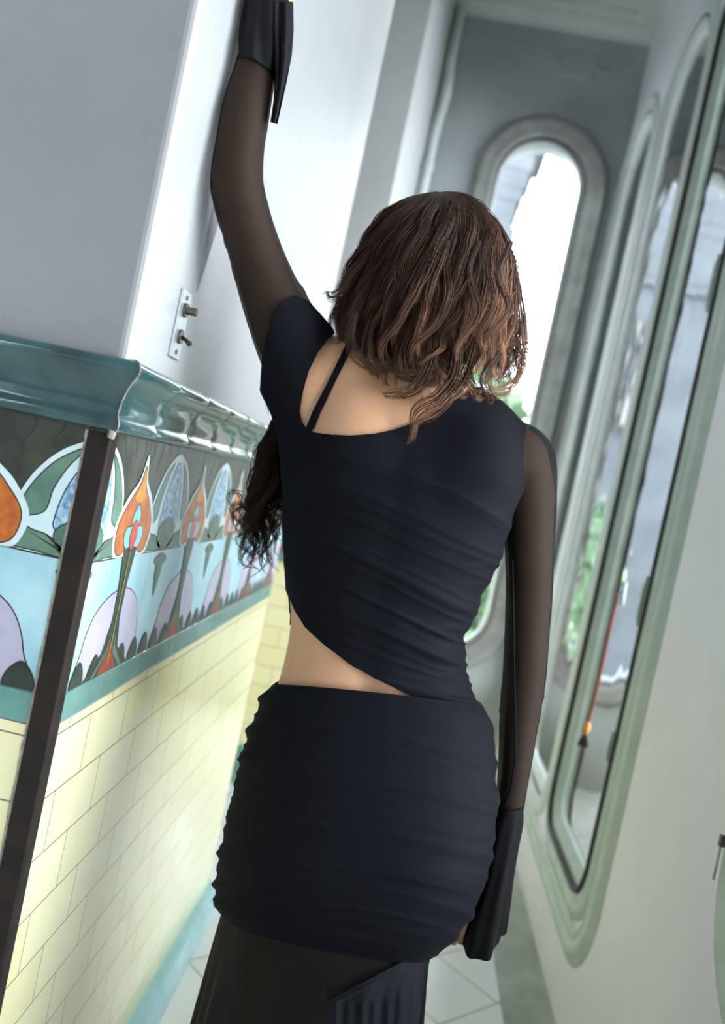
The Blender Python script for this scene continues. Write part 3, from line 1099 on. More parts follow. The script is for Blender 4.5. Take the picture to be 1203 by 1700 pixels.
# ------------------------------------------------------------------ person: signed distance body
MM = lambda px, Y: px * Y / FPX
ZV = np.array([0, 1.0, 0])


class Field:
    def __init__(s, lo, hi, h):
        s.lo, s.h = np.array(lo, float), h
        s.n = np.ceil((np.array(hi) - s.lo) / h).astype(int) + 1
        s.d = np.full(s.n, 0.2, dtype=np.float32)
        s.ax = [s.lo[i] + h * np.arange(s.n[i]) for i in range(3)]

    def sub(s, lo, hi):
        a = np.clip(np.floor((np.array(lo) - s.lo) / s.h).astype(int), 0, s.n)
        b = np.clip(np.ceil((np.array(hi) - s.lo) / s.h).astype(int) + 1, 0, s.n)
        sl = tuple(slice(a[i], b[i]) for i in range(3))
        G = np.meshgrid(*[s.ax[i][sl[i]] for i in range(3)], indexing='ij')
        return sl, np.stack(G, -1)

    def union(s, sl, d, k):
        o = s.d[sl]
        if k <= 0:
            s.d[sl] = np.minimum(o, d)
        else:
            hh = np.clip(0.5 + 0.5 * (o - d) / k, 0, 1)
            s.d[sl] = o * (1 - hh) + d * hh - k * hh * (1 - hh)

    def cone(s, a, b, ra, rb, k=0.015, sub=False):
        a, b = np.asarray(a, float), np.asarray(b, float)
        R = max(ra, rb) + k + 3 * s.h
        sl, P = s.sub(np.minimum(a, b) - R, np.maximum(a, b) + R)
        if P.size == 0:
            return
        ab = b - a
        t = np.clip(((P - a) @ ab) / (ab @ ab + 1e-12), 0, 1)
        d = np.linalg.norm(P - a - t[..., None] * ab, axis=-1) - (ra + (rb - ra) * t)
        if sub:
            o = s.d[sl]
            hh = np.clip(0.5 - 0.5 * (o + d) / k, 0, 1)
            s.d[sl] = o * (1 - hh) - d * hh + k * hh * (1 - hh)
        else:
            s.union(sl, d, k)

    def chain(s, pts, k=0.015):
        for (a, ra), (b, rb) in zip(pts[:-1], pts[1:]):
            s.cone(a, b, ra, rb, k)

    def smooth_chain(s, pts, k=0.003, n=5):
        C_ = np.array([np.append(p, r) for p, r in pts])
        m = len(C_)
        x = np.linspace(0, m - 1, (m - 1) * n + 1)
        i = np.clip(x.astype(int), 0, m - 2)
        f = (x - i)[:, None]
        p1, p2, p0, p3 = C_[i], C_[i + 1], C_[np.maximum(i - 1, 0)], C_[np.minimum(i + 2, m - 1)]
        Q = 0.5 * (2 * p1 + (-p0 + p2) * f + (2 * p0 - 5 * p1 + 4 * p2 - p3) * f ** 2 + (-p0 + 3 * p1 - 3 * p2 + p3) * f ** 3)
        for a, b in zip(Q[:-1], Q[1:]):
            s.cone(a[:3], b[:3], a[3], b[3], k)

    def ell(s, c, r, k=0.015, rot=None):
        c, r = np.asarray(c, float), np.asarray(r, float)
        R = r.max() + k + 3 * s.h
        sl, P = s.sub(c - R, c + R)
        q = P - c
        if rot is not None:
            q = q @ rot
        q0 = np.linalg.norm(q / r, axis=-1)
        q1 = np.linalg.norm(q / (r * r), axis=-1)
        d = q0 * (q0 - 1) / np.maximum(q1, 1e-6)
        s.union(sl, d, k)

    def mesh(s, iso=0.0):
        D = s.d - iso
        S = D < 0
        n = np.array(D.shape) - 1
        cnt = np.zeros(n, np.int8)
        for dx in (0, 1):
            for dy in (0, 1):
                for dz in (0, 1):
                    cnt += S[dx:dx + n[0], dy:dy + n[1], dz:dz + n[2]]
        act = (cnt > 0) & (cnt < 8)
        I = np.argwhere(act)
        idx = np.full(n, -1, np.int32)
        idx[act] = np.arange(len(I))
        acc = np.zeros((len(I), 3))
        num = np.zeros(len(I))
        cs = [(x, y, z) for x in (0, 1) for y in (0, 1) for z in (0, 1)]
        for ca in cs:
            for ax in range(3):
                if ca[ax]:
                    continue
                cb = list(ca)
                cb[ax] = 1
                da = D[I[:, 0] + ca[0], I[:, 1] + ca[1], I[:, 2] + ca[2]]
                db = D[I[:, 0] + cb[0], I[:, 1] + cb[1], I[:, 2] + cb[2]]
                m = (da < 0) != (db < 0)
                t = np.where(m, da / np.where(m, da - db, 1), 0)
                p = np.zeros((len(I), 3))
                p[:] = ca
                p[:, ax] = t
                acc[m] += p[m]
                num[m] += 1
        V = s.lo + s.h * (I + acc / num[:, None])
        Q = []
        for ax in range(3):
            o = [a for a in range(3) if a != ax]
            sl0 = [slice(None)] * 3
            sl1 = [slice(None)] * 3
            sl0[ax] = slice(0, -1)
            sl1[ax] = slice(1, None)
            A, B = S[tuple(sl0)], S[tuple(sl1)]
            E = np.argwhere(A != B)
            ok = (E[:, o[0]] > 0) & (E[:, o[1]] > 0) & (E[:, o[0]] < D.shape[o[0]] - 1) & (E[:, o[1]] < D.shape[o[1]] - 1)
            E = E[ok]
            fl_ = A[E[:, 0], E[:, 1], E[:, 2]]
            c = []
            for (u, v) in ((1, 1), (0, 1), (0, 0), (1, 0)):
                e = E.copy()
                e[:, o[0]] -= u
                e[:, o[1]] -= v
                c.append(idx[e[:, 0], e[:, 1], e[:, 2]])
            q = np.stack(c, 1)
            flip = ~fl_ if ax != 1 else fl_
            q[flip] = q[flip][:, ::-1]
            Q.append(q)
        return V, np.concatenate(Q)

    def sample(s, P):
        q = (np.asarray(P) - s.lo) / s.h
        i = np.clip(np.floor(q).astype(int), 0, s.n - 2)
        f = np.clip(q - i, 0, 1)
        out = 0
        for dx in (0, 1):
            for dy in (0, 1):
                for dz in (0, 1):
                    wgt = (f[:, 0] if dx else 1 - f[:, 0]) * (f[:, 1] if dy else 1 - f[:, 1]) * (f[:, 2] if dz else 1 - f[:, 2])
                    out = out + wgt * s.d[i[:, 0] + dx, i[:, 1] + dy, i[:, 2] + dz]
        return out

    def normal(s, P):
        e = s.h
        g = np.stack([s.sample(P + np.eye(3)[a] * e) - s.sample(P - np.eye(3)[a] * e) for a in range(3)], 1)
        return g / (np.linalg.norm(g, axis=1)[:, None] + 1e-9)


def smooth_mesh(V, Q, it=3, lam=0.5):
    E = np.concatenate([Q[:, [0, 1]], Q[:, [1, 2]], Q[:, [2, 3]], Q[:, [3, 0]]]) if Q.shape[1] == 4 else np.concatenate([Q[:, [0, 1]], Q[:, [1, 2]], Q[:, [2, 0]]])
    E = np.concatenate([E, E[:, ::-1]])
    for _ in range(it):
        acc = np.zeros_like(V)
        num = np.bincount(E[:, 0], minlength=len(V))
        for a in range(3):
            acc[:, a] = np.bincount(E[:, 0], weights=V[E[:, 1], a], minlength=len(V))
        V = V + lam * (acc / np.maximum(num, 1)[:, None] - V)
    return V


# torso outline: silhouettes of the body seen from behind, at depth TY
TY = 1.255
TL = [(405, 1570), (384, 1475), (384, 1400), (391, 1335), (406, 1265), (430, 1195), (456, 1137), (470, 1085), (479, 1035), (477, 975), (473, 900), (474, 820), (482, 750), (510, 690), (560, 640), (600, 625)]
TR = [(680, 1610), (742, 1515), (790, 1450), (815, 1370), (815, 1290), (800, 1215), (778, 1150), (764, 1100), (766, 1060), (785, 1010), (812, 950), (838, 890), (852, 830), (856, 770), (830, 700), (760, 660)]
LW = np.array([at(x, y, TY) for x, y in TL])
RW3 = np.array([at(x, y, TY) for x, y in TR])
c0 = (LW[2] + RW3[2]) / 2
e_ax = ((RW3 - LW) / np.linalg.norm(RW3 - LW, axis=1)[:, None])[2:12].mean(0)
e_ax[1] = 0
e_ax /= np.linalg.norm(e_ax)
n_ax = np.cross(e_ax, np.array([0, 1.0, 0]))
tl, sl_ = (LW - c0) @ n_ax, (LW - c0) @ e_ax
tr, sr_ = (RW3 - c0) @ n_ax, (RW3 - c0) @ e_ax
TT = np.linspace(-0.14, 0.80, 400)


def smooth_interp(t, ts, vs, wdt=9):
    o = np.argsort(ts)
    v = np.interp(t, np.asarray(ts)[o], np.asarray(vs)[o])
    kx = np.hanning(wdt * 2 + 1)
    kx /= kx.sum()
    vp = np.pad(v, wdt, mode='edge')
    return np.convolve(vp, kx, 'valid')


SLT, SRT = smooth_interp(TT, tl, sl_), smooth_interp(TT, tr, sr_)
# half depth and depth centre along the trunk (m above the hip section)
BT = smooth_interp(TT, [-0.14, -0.05, 0.0, 0.06, 0.12, 0.18, 0.24, 0.30, 0.37, 0.45, 0.52, 0.58, 0.64, 0.72],
                   [0.100, 0.118, 0.122, 0.118, 0.106, 0.095, 0.088, 0.088, 0.095, 0.103, 0.104, 0.096, 0.078, 0.06], 12)
YT = smooth_interp(TT, [-0.14, 0.0, 0.10, 0.20, 0.30, 0.45, 0.58, 0.70], [1.25, 1.245, 1.255, 1.265, 1.265, 1.25, 1.25, 1.262], 12)


def torso_sdf(P, furrow_depth):
    q = P - c0
    t = q @ n_ax
    s = q @ e_ax
    a_ = np.interp(t, TT, (SRT - SLT) / 2) - 0.004
    c_ = np.interp(t, TT, (SRT + SLT) / 2)
    b_ = np.interp(t, TT, BT)
    y_ = np.interp(t, TT, YT)
    u = (s - c_) / a_
    v = (P[..., 1] - y_) / b_
    # shallow spine furrow on the back
    furrow = furrow_depth * np.exp(-((s - c_) / 0.020) ** 2) * (P[..., 1] < y_) * np.interp(t, [0.1, 0.2, 0.55, 0.62], [0, 1, 1, 0])
    r = (np.abs(u) ** 2.25 + np.abs(v) ** 2.25) ** (1 / 2.25)
    g = np.sqrt((u / a_) ** 2 + (v / b_) ** 2) + 1e-6
    d = (r - 1) * np.minimum(r / g, 0.12) + furrow
    return np.maximum(d, np.maximum(-0.10 - t, t - 0.66))


H_ = 0.0045
lo = np.array([-0.42, 0.98, -0.01])
hi = np.array([0.40, 1.52, 2.16])
BODY = Field(lo, hi, H_)
TOP = Field(np.array([-0.36, 1.06, 0.78]), np.array([0.26, 1.46, 1.66]), 0.004)

P3 = lambda x, y, Y, r: (at(x, y, Y), MM(r, Y))
ARM_L = [P3(505, 612, 1.236, 62), P3(474, 548, 1.222, 55), P3(441, 470, 1.200, 47), P3(418, 400, 1.183, 43), P3(400, 340, 1.170, 43),
         P3(393, 300, 1.163, 43), P3(398, 245, 1.162, 40), P3(408, 185, 1.166, 39), P3(424, 115, 1.172, 34), P3(440, 40, 1.172, 27), P3(449, 0, 1.172, 25)]
ARM_R = [P3(866, 762, 1.262, 48), P3(876, 820, 1.268, 45), P3(878, 900, 1.272, 39), P3(878, 980, 1.277, 37), P3(874, 1060, 1.282, 35), P3(870, 1120, 1.288, 34),
         P3(862, 1190, 1.293, 31), P3(855, 1260, 1.298, 27), P3(848, 1320, 1.304, 23), P3(830, 1400, 1.318, 20)]
NECKB, NECKT = at(690, 650, 1.262), at(702, 545, 1.275)


def add_trunk(Fd, full):
    sl, P = Fd.sub(Fd.lo, Fd.lo + Fd.h * Fd.n) if not full else Fd.sub([-0.36, 1.05, 0.5], [0.32, 1.5, 1.7])
    Fd.union(sl, torso_sdf(P, 0.007 if full else 0.002), 0)
    # shoulder girdle
    Fd.cone(at(668, 668, 1.252), at(560, 622, 1.240), MM(60, 1.25), MM(54, 1.24), 0.03)
    Fd.cone(at(720, 690, 1.255), at(858, 757, 1.260), MM(60, 1.25), MM(46, 1.26), 0.03)
    Fd.cone(at(560, 622, 1.240), at(505, 612, 1.240), MM(54, 1.24), MM(60, 1.24), 0.03)
    # side of the rib cage runs up into the raised arm
    Fd.cone(at(532, 760, 1.245), at(500, 640, 1.238), MM(52, 1.25), MM(58, 1.24), 0.03)
    # shoulder blades
    Fd.ell(at(590, 740, 1.20), (0.060, 0.045, 0.085), 0.03)
    Fd.ell(at(780, 800, 1.205), (0.055, 0.045, 0.085), 0.03)
    Fd.cone(NECKB, NECKT, MM(57, 1.26), MM(53, 1.27), 0.03)
    Fd.cone(at(690, 640, 1.25), at(590, 625, 1.245), MM(52, 1.25), MM(42, 1.25), 0.03)
    Fd.cone(at(705, 650, 1.25), at(800, 705, 1.255), MM(52, 1.25), MM(40, 1.25), 0.03)


add_trunk(BODY, True)
add_trunk(TOP, False)
TOP.chain(ARM_L[:5], 0.025)
# chest
for x in (600, 740):
    TOP.ell(at(x, 840, 1.345), (0.065, 0.055, 0.065), 0.03)
    BODY.ell(at(x, 840, 1.345), (0.062, 0.052, 0.062), 0.03)
SLIM_L = [0.92, 0.93, 0.93, 0.94, 0.94, 0.95, 0.94, 0.94, 0.92, 0.9, 1.0]
SLIM_R = [0.84, 0.90, 0.92, 0.88, 0.86, 0.85, 0.85, 0.85, 0.88, 0.9]
SHIFT_R = [0, 0, 2, 2, 3, 4, 4, 3, 1, 0]
ARM_L2 = [(p, r * k) for (p, r), k in zip(ARM_L, SLIM_L)]
ARM_R2 = [(p + RV * MM(q, 1.28), r * k) for (p, r), k, q in zip(ARM_R, SLIM_R, SHIFT_R)]
BODY.smooth_chain(ARM_L2)
BODY.smooth_chain(ARM_R2)
BODY.cone(ARM_L2[0][0], ARM_L2[1][0], ARM_L2[0][1] * .86, ARM_L2[1][1] * .86, 0.015)
BODY.cone(ARM_R2[0][0], ARM_R2[1][0], ARM_R2[0][1] * .86, ARM_R2[1][1] * .86, 0.015)
# seat and legs
for x, y in ((505, 1440), (675, 1450)):
    BODY.ell(at(x, y, 1.205), (0.085, 0.075, 0.085), 0.03)
hipL, hipR = at(495, 1480, 1.26), at(645, 1490, 1.26)
for hp, dx in ((hipL, 0.0), (hipR, 0.012)):
    kn = np.array([hp[0] + dx * 0.5, 1.25, 0.46])
    an = np.array([hp[0] + dx, 1.28, 0.075])
    BODY.chain([(hp, 0.074), (hp * .5 + kn * .5, 0.060), (kn, 0.047)], 0.02)
    BODY.chain([(kn, 0.046), (kn * .65 + an * .35 - np.array([0, 0.012, 0]), 0.052), (an, 0.036)], 0.02)
    BODY.chain([(an + np.array([0, -0.03, -0.043]), 0.030), (an + np.array([0, 0.07, -0.045]), 0.032), (an + np.array([0.005, 0.15, -0.055]), 0.022)], 0.02)
    for i in range(5):
        tx = -0.028 + 0.014 * i
        BODY.cone(an + np.array([tx * .9, 0.13, -0.062]), an + np.array([tx, 0.185 - 0.008 * abs(i - 1.2), -0.065]), 0.0105, 0.009, 0.006)

# head: looks down the corridor, tilted towards the raised arm
HC = at(703, 452, 1.275)
up = (at(712, 380, 1.275) - at(690, 560, 1.275))
up /= np.linalg.norm(up)
fw = np.array([0.0, 1.0, 0.0]) - up * up[1]
fw /= np.linalg.norm(fw)
rt = np.cross(fw, up)
HR = np.stack([rt, fw, up], 1)
HP = lambda r_, f_, u_: HC + rt * r_ + fw * f_ + up * u_
BODY.ell(HP(0, 0, 0.015), (0.073, 0.092, 0.092), 0.02, HR)
BODY.ell(HP(0, 0.040, -0.055), (0.058, 0.060, 0.065), 0.03, HR)
BODY.ell(HP(0, 0.078, -0.105), (0.022, 0.020, 0.018), 0.03, HR)       # chin
BODY.cone(HP(0, 0.095, -0.012), HP(0, 0.112, -0.045), 0.008, 0.012, 0.012)   # nose
BODY.cone(HP(-0.012, 0.098, -0.048), HP(0.012, 0.098, -0.048), 0.008, 0.008, 0.008)
BODY.cone(HP(-0.040, 0.084, 0.004), HP(0.040, 0.084, 0.004), 0.010, 0.010, 0.012)   # brow
for s in (-1, 1):
    BODY.ell(HP(s * 0.032, 0.080, -0.014), (0.014, 0.010, 0.009), 0.006, HR)        # eyes
    BODY.ell(HP(s * 0.040, 0.070, -0.045), (0.018, 0.016, 0.018), 0.02, HR)         # cheeks
    BODY.ell(HP(s * 0.077, 0.005, -0.020), (0.008, 0.017, 0.030), 0.006, HR)        # ears
BODY.cone(HP(-0.020, 0.090, -0.074), HP(0.020, 0.090, -0.074), 0.0055, 0.0055, 0.006)  # lips
BODY.cone(HP(-0.015, 0.089, -0.084), HP(0.015, 0.089, -0.084), 0.0065, 0.0065, 0.006)


def hand(wrist, palm_dir, side_dir, nrm, size, curls, thumb_sign):
    """palm_dir towards the fingers, side_dir across towards the thumb, nrm out of the palm"""
    d, sdir, n = [np.asarray(v, float) / np.linalg.norm(v) for v in (palm_dir, side_dir, nrm)]
    wr = np.asarray(wrist)
    pc_ = wr + d * 0.050 * size
    for q in (-0.026, -0.009, 0.009, 0.026):
        BODY.cone(wr + d * 0.008 + sdir * q * 0.55 * size, wr + d * 0.088 * size + sdir * q * size, 0.0135 * size, 0.0115 * size, 0.010)
    for i, (q, ln) in enumerate(((0.029, 0.070), (0.010, 0.078), (-0.010, 0.072), (-0.028, 0.056))):
        p = wr + d * 0.088 * size + sdir * q * size
        ang = 0.0
        seg = [0.45, 0.31, 0.24]
        r = [0.0088, 0.0082, 0.0076, 0.0066]
        dirn = d + sdir * q * 1.6
        dirn /= np.linalg.norm(dirn)
        for k in range(3):
            ang += curls[k] * (1 + 0.12 * i)
            v = dirn * math.cos(ang) + n * math.sin(ang)
            p2 = p + v * ln * seg[k] * size
            BODY.cone(p, p2, r[k] * size, r[k + 1] * size, 0.002)
            p = p2
    t0 = wr + d * 0.022 * size + sdir * 0.024 * size + n * 0.004
    t1 = t0 + (d * 0.55 + sdir * 0.75 + n * 0.2) * 0.040 * size
    t2 = t1 + (d * 0.80 + sdir * 0.50 + n * 0.25) * 0.032 * size
    t3 = t2 + (d * 0.90 + sdir * 0.25 + n * 0.25) * 0.024 * size
    BODY.cone(t0, t1, 0.0150 * size, 0.0110 * size, 0.008)
    BODY.cone(t1, t2, 0.0105 * size, 0.0092 * size, 0.003)
    BODY.cone(t2, t3, 0.0092 * size, 0.0070 * size, 0.002)


WL = ARM_L[-1][0]
hand(WL, np.array([-0.03, 0.02, 1.0]), np.array([0.25, 1.0, 0.0]), np.array([-1.0, 0.1, 0.0]), 0.98, (0.02, 0.06, 0.06), 1)
# heel of the thumb that shows past the cuff
BODY.chain([P3(452, 2, 1.172, 22), P3(468, 5, 1.172, 17), P3(476, -14, 1.172, 13), P3(478, -45, 1.172, 11)], 0.008)
WR = ARM_R[-1][0]
tipR = at(722, 1574, 1.326)
dR = tipR - WR
hand(WR, dR, np.array([-0.2, 1.0, 0.1]), np.cross(dR, np.array([-0.2, 1.0, 0.1])), 1.06, (0.06, 0.10, 0.10), 1)

BV, BQ = BODY.mesh()
BV = smooth_mesh(BV, BQ, 2)
person = mesh_np('person', BV, BQ, MAT['skin'], label='woman in a black cut-out dress seen from behind, one arm raised against the white pillar', category='person')


# ------------------------------------------------------------------ clothes
def poly_sd(poly, X, Y_):
    """signed distance in pixels of the points to a closed outline, positive inside"""
    P = np.asarray(poly, float)
    d = np.full(len(X), 1e9)
    ins = np.zeros(len(X), bool)
    n = len(P)
    for i in range(n):
        (x0, y0), (x1, y1) = P[i], P[(i + 1) % n]
        ex, ey = x1 - x0, y1 - y0
        t = np.clip(((X - x0) * ex + (Y_ - y0) * ey) / (ex * ex + ey * ey + 1e-9), 0, 1)
        d = np.minimum(d, np.hypot(X - x0 - t * ex, Y_ - y0 - t * ey))
        c = (y0 > Y_) != (y1 > Y_)
        xi = x0 + (Y_ - y0) * ex / (ey if abs(ey) > 1e-9 else 1e-9)
        ins ^= c & (X < xi)
    return np.where(ins, d, -d)


def clip_mesh(V, F3, g):
    """keep the part of a triangle mesh where g >= 0, cutting the edges exactly"""
    keep = g >= 0
    k = keep[F3].sum(1)
    full = F3[k == 3]
    part = F3[(k == 1) | (k == 2)]
    Vn = list(V)
    cache = {}

    def cut(a, b):
        key = (a, b) if a < b else (b, a)
        if key not in cache:
            t = g[a] / (g[a] - g[b])
            cache[key] = len(Vn)
            Vn.append(V[a] + (V[b] - V[a]) * t)
        return cache[key]
    out = []
    for tri in part:
        a, b, c = tri
        kk = keep[tri]
        for _ in range(3):
            if (kk.sum() == 1 and keep[a]) or (kk.sum() == 2 and not keep[a]):
                break
            a, b, c = b, c, a
        if kk.sum() == 1:
            out.append((a, cut(a, b), cut(a, c)))
        else:
            ab, ac = cut(a, b), cut(a, c)
            out.append((ab, b, c))
            out.append((ab, c, ac))
    F = np.concatenate([full, np.array(out, dtype=full.dtype).reshape(-1, 3)])
    used, invx = np.unique(F, return_inverse=True)
    return np.array(Vn)[used], invx.reshape(F.shape)


def to_tris(Q):
    return np.concatenate([Q[:, [0, 1, 2]], Q[:, [0, 2, 3]]])


def subdiv(V, F3):
    E = np.sort(np.concatenate([F3[:, [0, 1]], F3[:, [1, 2]], F3[:, [2, 0]]]), axis=1)
    u, iv = np.unique(E, axis=0, return_inverse=True)
    iv = iv.ravel()
    n = len(V)
    m = len(F3)
    Vm = (V[u[:, 0]] + V[u[:, 1]]) / 2
    a, b, c = iv[:m] + n, iv[m:2 * m] + n, iv[2 * m:] + n
    F = np.concatenate([np.stack([F3[:, 0], a, c], 1), np.stack([a, F3[:, 1], b], 1), np.stack([c, b, F3[:, 2]], 1), np.stack([a, b, c], 1)])
    return np.concatenate([V, Vm]), F


def ridge(x, seed, lam, sharp=2.0):
    """sum of irregular soft ridges across x"""
    g = np.random.default_rng(seed)
    out = np.zeros_like(x)
    for i in range(5):
        l = lam * g.uniform(0.6, 1.9)
        out += g.uniform(0.5, 1.0) * (1 - np.abs(np.sin(np.pi * x / l + g.uniform(0, 6)))) ** sharp
    return out / 3.5


def wob(x, y, seed, lam):
    g = np.random.default_rng(seed)
    out = np.zeros_like(x)
    for i in range(6):
        a = g.uniform(0, 6.28)
        l = lam * g.uniform(0.6, 1.8)
        out += np.sin((x * math.cos(a) + y * math.sin(a)) * 6.28 / l + g.uniform(0, 6.28))
    return out / 6


TOP_POLY = [(489, 489), (512, 500), (532, 522), (552, 545), (556, 553), (545, 562), (528, 585), (513, 615), (503, 650), (497, 682), (499, 700), (508, 711), (524, 718), (545, 721), (580, 723), (620, 720),
            (655, 713), (690, 700), (735, 676), (775, 652), (800, 640), (842, 648), (880, 676), (872, 715), (866, 760), (864, 800), (866, 850), (872, 880), (868, 1000), (840, 1190), (826, 1206),
            (790, 1196), (740, 1180), (701, 1165), (641, 1135), (585, 1106), (534, 1068), (505, 1040), (488, 1012), (480, 992), (470, 968), (430, 950), (400, 800), (425, 700), (432, 640), (436, 590), (441, 560), (455, 520), (472, 498)]
TV, TQ = TOP.mesh(0.0045)
TV = smooth_mesh(TV, TQ, 2)
TF = to_tris(TQ)
px_, py_ = project(TV)
nrm = TOP.normal(TV)
front_ = TV[:, 1] > np.interp((TV - c0) @ n_ax, TT, YT) + 0.01
g = poly_sd(TOP_POLY, px_, py_)
FRONT_POLY = [(400, 640), (470, 690), (560, 700), (680, 690), (800, 650), (860, 690), (868, 860), (880, 1000), (840, 1206), (740, 1190), (640, 1150), (540, 1085), (490, 1040), (468, 1034), (430, 1020), (400, 800)]
g = np.where(front_, poly_sd(FRONT_POLY, px_, py_), g)
TV, TF = clip_mesh(TV, TF, g)
TV, TF = subdiv(TV, TF)
TV = smooth_mesh(TV, TF, 1, 0.3)
px_, py_ = project(TV)
nrm = TOP.normal(TV)
# drapery: creases fan from the raised shoulder to the right-hand side seam
sx_ = (px_ - 480) / 390
fan = py_ - 720 - (px_ - 480) * np.interp(py_, [700, 800, 900, 1000, 1100, 1200], [0.10, 0.30, 0.42, 0.45, 0.40, 0.25]) + 26 * wob(px_, py_, 5, 420)
amp = 0.0120 * np.clip(0.25 + 1.15 * sx_, 0.15, 1.3) * (0.55 + 0.6 * np.clip(wob(px_, py_, 9, 260) + 0.4, 0, 1))
amp *= np.clip((py_ - 690) / 110, 0.0, 1)
h = amp * ridge(fan, 21, 62, 2.2)
# gathers bunched along the right-hand side seam
edge = np.clip((px_ - np.interp(py_, [880, 960, 1040, 1100, 1160, 1210], [770, 745, 690, 675, 690, 720])) / 75, 0, 1) * np.clip((py_ - 880) / 60, 0, 1)
h += 0.0085 * edge * ridge(py_ + 0.10 * px_ + 8 * wob(px_, py_, 3, 90), 33, 44, 1.2)
h += 0.0012 * wob(px_, py_, 14, 120)
TV = TV + nrm * h[:, None]
top = mesh_np('top', TV, TF, MAT['fabric'], person, label='draped black jersey top with a slanting hem')
solid(top, 0.0016)

# thin shoulder strap
STRAP = [(584, 548), (595, 553), (577, 592), (553, 640), (531, 684), (519, 714), (506, 716), (519, 683), (544, 634), (567, 586)]
SV, SQ = TOP.mesh(0.0015)
SV = smooth_mesh(SV, SQ, 2)
px_, py_ = project(SV)
g = poly_sd(STRAP, px_, py_)
g = np.where(SV[:, 1] > 1.25, -1.0, g)
SV, SF = clip_mesh(SV, to_tris(SQ), g)
SV, SF = subdiv(SV, SF)
solid(mesh_np('strap', SV, SF, MAT['fabric'], person), 0.0016, 0)


# ruched skirt: a tube lofted on the hip outline
def loft(name, Lp, Rp, Yc, b, rows, cols, disp, mat, power=2.2, th=0.0016, label=None, extra=None):
    """Lp, Rp: outline pixels (same count); Yc, b: depth centre and half depth per section"""
    L3 = np.array([at(p[0], p[1], y) for p, y in zip(Lp, Yc)])
    R3 = np.array([at(p[0], p[1], y) for p, y in zip(Rp, Yc)])
    b = np.asarray(b, float)
    t0 = np.linspace(0, 1, len(Lp))
    t = np.linspace(0, 1, rows)

    def cr(A):
        A = np.asarray(A, float)
        n = len(A)
        x = t * (n - 1)
        i = np.clip(x.astype(int), 0, n - 2)
        f = (x - i)
        f = f.reshape(-1, *([1] * (A.ndim - 1)))
        p1, p2 = A[i], A[i + 1]
        p0 = A[np.maximum(i - 1, 0)]
        p3 = A[np.minimum(i + 2, n - 1)]
        return 0.5 * (2 * p1 + (-p0 + p2) * f + (2 * p0 - 5 * p1 + 4 * p2 - p3) * f ** 2 + (-p0 + 3 * p1 - 3 * p2 + p3) * f ** 3)
    L, R, B = cr(L3), cr(R3), cr(b)
    C_ = (L + R) / 2
    A_ = (R - L) / 2
    th_ = np.linspace(0, 2 * np.pi, cols, endpoint=False)
    cs, sn = np.cos(th_), np.sin(th_)
    cs = np.sign(cs) * np.abs(cs) ** (2 / power)
    sn = np.sign(sn) * np.abs(sn) ** (2 / power)
    V = C_[:, None, :] + cs[None, :, None] * A_[:, None, :] + sn[None, :, None] * (B[:, None, None] * np.array([0, 1.0, 0]))
    out = V - C_[:, None, :]
    out /= np.linalg.norm(out, axis=2)[..., None] + 1e-9
    TTg, TH = np.meshgrid(t, th_, indexing='ij')
    V = V + out * disp(TTg, TH, V)[..., None]
    if extra is not None:
        V = extra(V, TTg, TH)
    idx = np.arange(rows * cols).reshape(rows, cols)
    a = idx[:-1]
    c = idx[1:]
    F = np.stack([a, np.roll(a, -1, 1), np.roll(c, -1, 1), c], -1).reshape(-1, 4)[:, ::-1]
    o = mesh_np(name, V.reshape(-1, 3), F, mat, person, **({'label': label} if label else {}))
    if th:
        solid(o, th)
    return o


SKL = [(455, 1136), (441, 1160), (424, 1200), (408, 1250), (398, 1300), (387, 1350), (377, 1400), (369, 1445), (364, 1480), (378, 1512)]
SKR = [(800, 1172), (806, 1190), (814, 1230), (819, 1275), (820, 1325), (817, 1375), (807, 1425), (791, 1480), (762, 1535), (716, 1580)]
SKY_ = [1.262, 1.26, 1.258, 1.254, 1.25, 1.248, 1.247, 1.247, 1.248, 1.25]
SKB = [0.093, 0.099, 0.107, 0.115, 0.122, 0.127, 0.131, 0.131, 0.128, 0.118]


def skirt_disp(t, th, V):
    px, py = project(V.reshape(-1, 3))
    px, py = px.reshape(t.shape), py.reshape(t.shape)
    left = np.exp(-((np.cos(th) + 1) / 0.10))
    left_w = np.exp(-((np.cos(th) + 1) / 0.45))
    right = np.exp(-((1 - np.cos(th)) / 0.22))
    y = py - 0.12 * px
    d = 0.0085 * left * ridge(y + 4 * wob(px, py, 2, 60), 5, 27, 1.0)
    d += 0.0075 * left_w * ridge(y + 10 * wob(px, py, 4, 130), 6, 40, 1.6)
    d += 0.0120 * right * ridge(y + 6 * wob(px, py, 8, 120), 8, 62, 1.4)
    sag = 30 * np.sin(np.clip((px - 380) / 440, 0, 1) * np.pi)
    d += 0.0110 * (0.35 + 0.65 * np.clip(wob(px, py * 1.6, 11, 330) + 0.35, 0, 1)) * ridge(py - 0.17 * px + sag * 0.5 + 16 * wob(px, py, 12, 400), 13, 105, 2.6)
    d *= np.clip(t / 0.06, 0.15, 1)
    d += 0.002 * np.clip(1 - np.abs(t - 0.972) / 0.012, 0, 1)
    # seat
    d += 0.010 * np.exp(-((t - 0.72) / 0.22) ** 2) * (np.exp(-((th - 1.5 * np.pi + 0.55) / 0.42) ** 2) + np.exp(-((th - 1.5 * np.pi - 0.55) / 0.42) ** 2))
    return d


def skirt_top(V, t, th):
    # the waistband rises at the back and the hem is cut higher behind
    V = V.copy()
    back = np.clip(-np.sin(th), 0, 1)
    V[..., 2] += back * (0.025 * (1 - t) ** 3 + 0.036 * t ** 4)
    return V


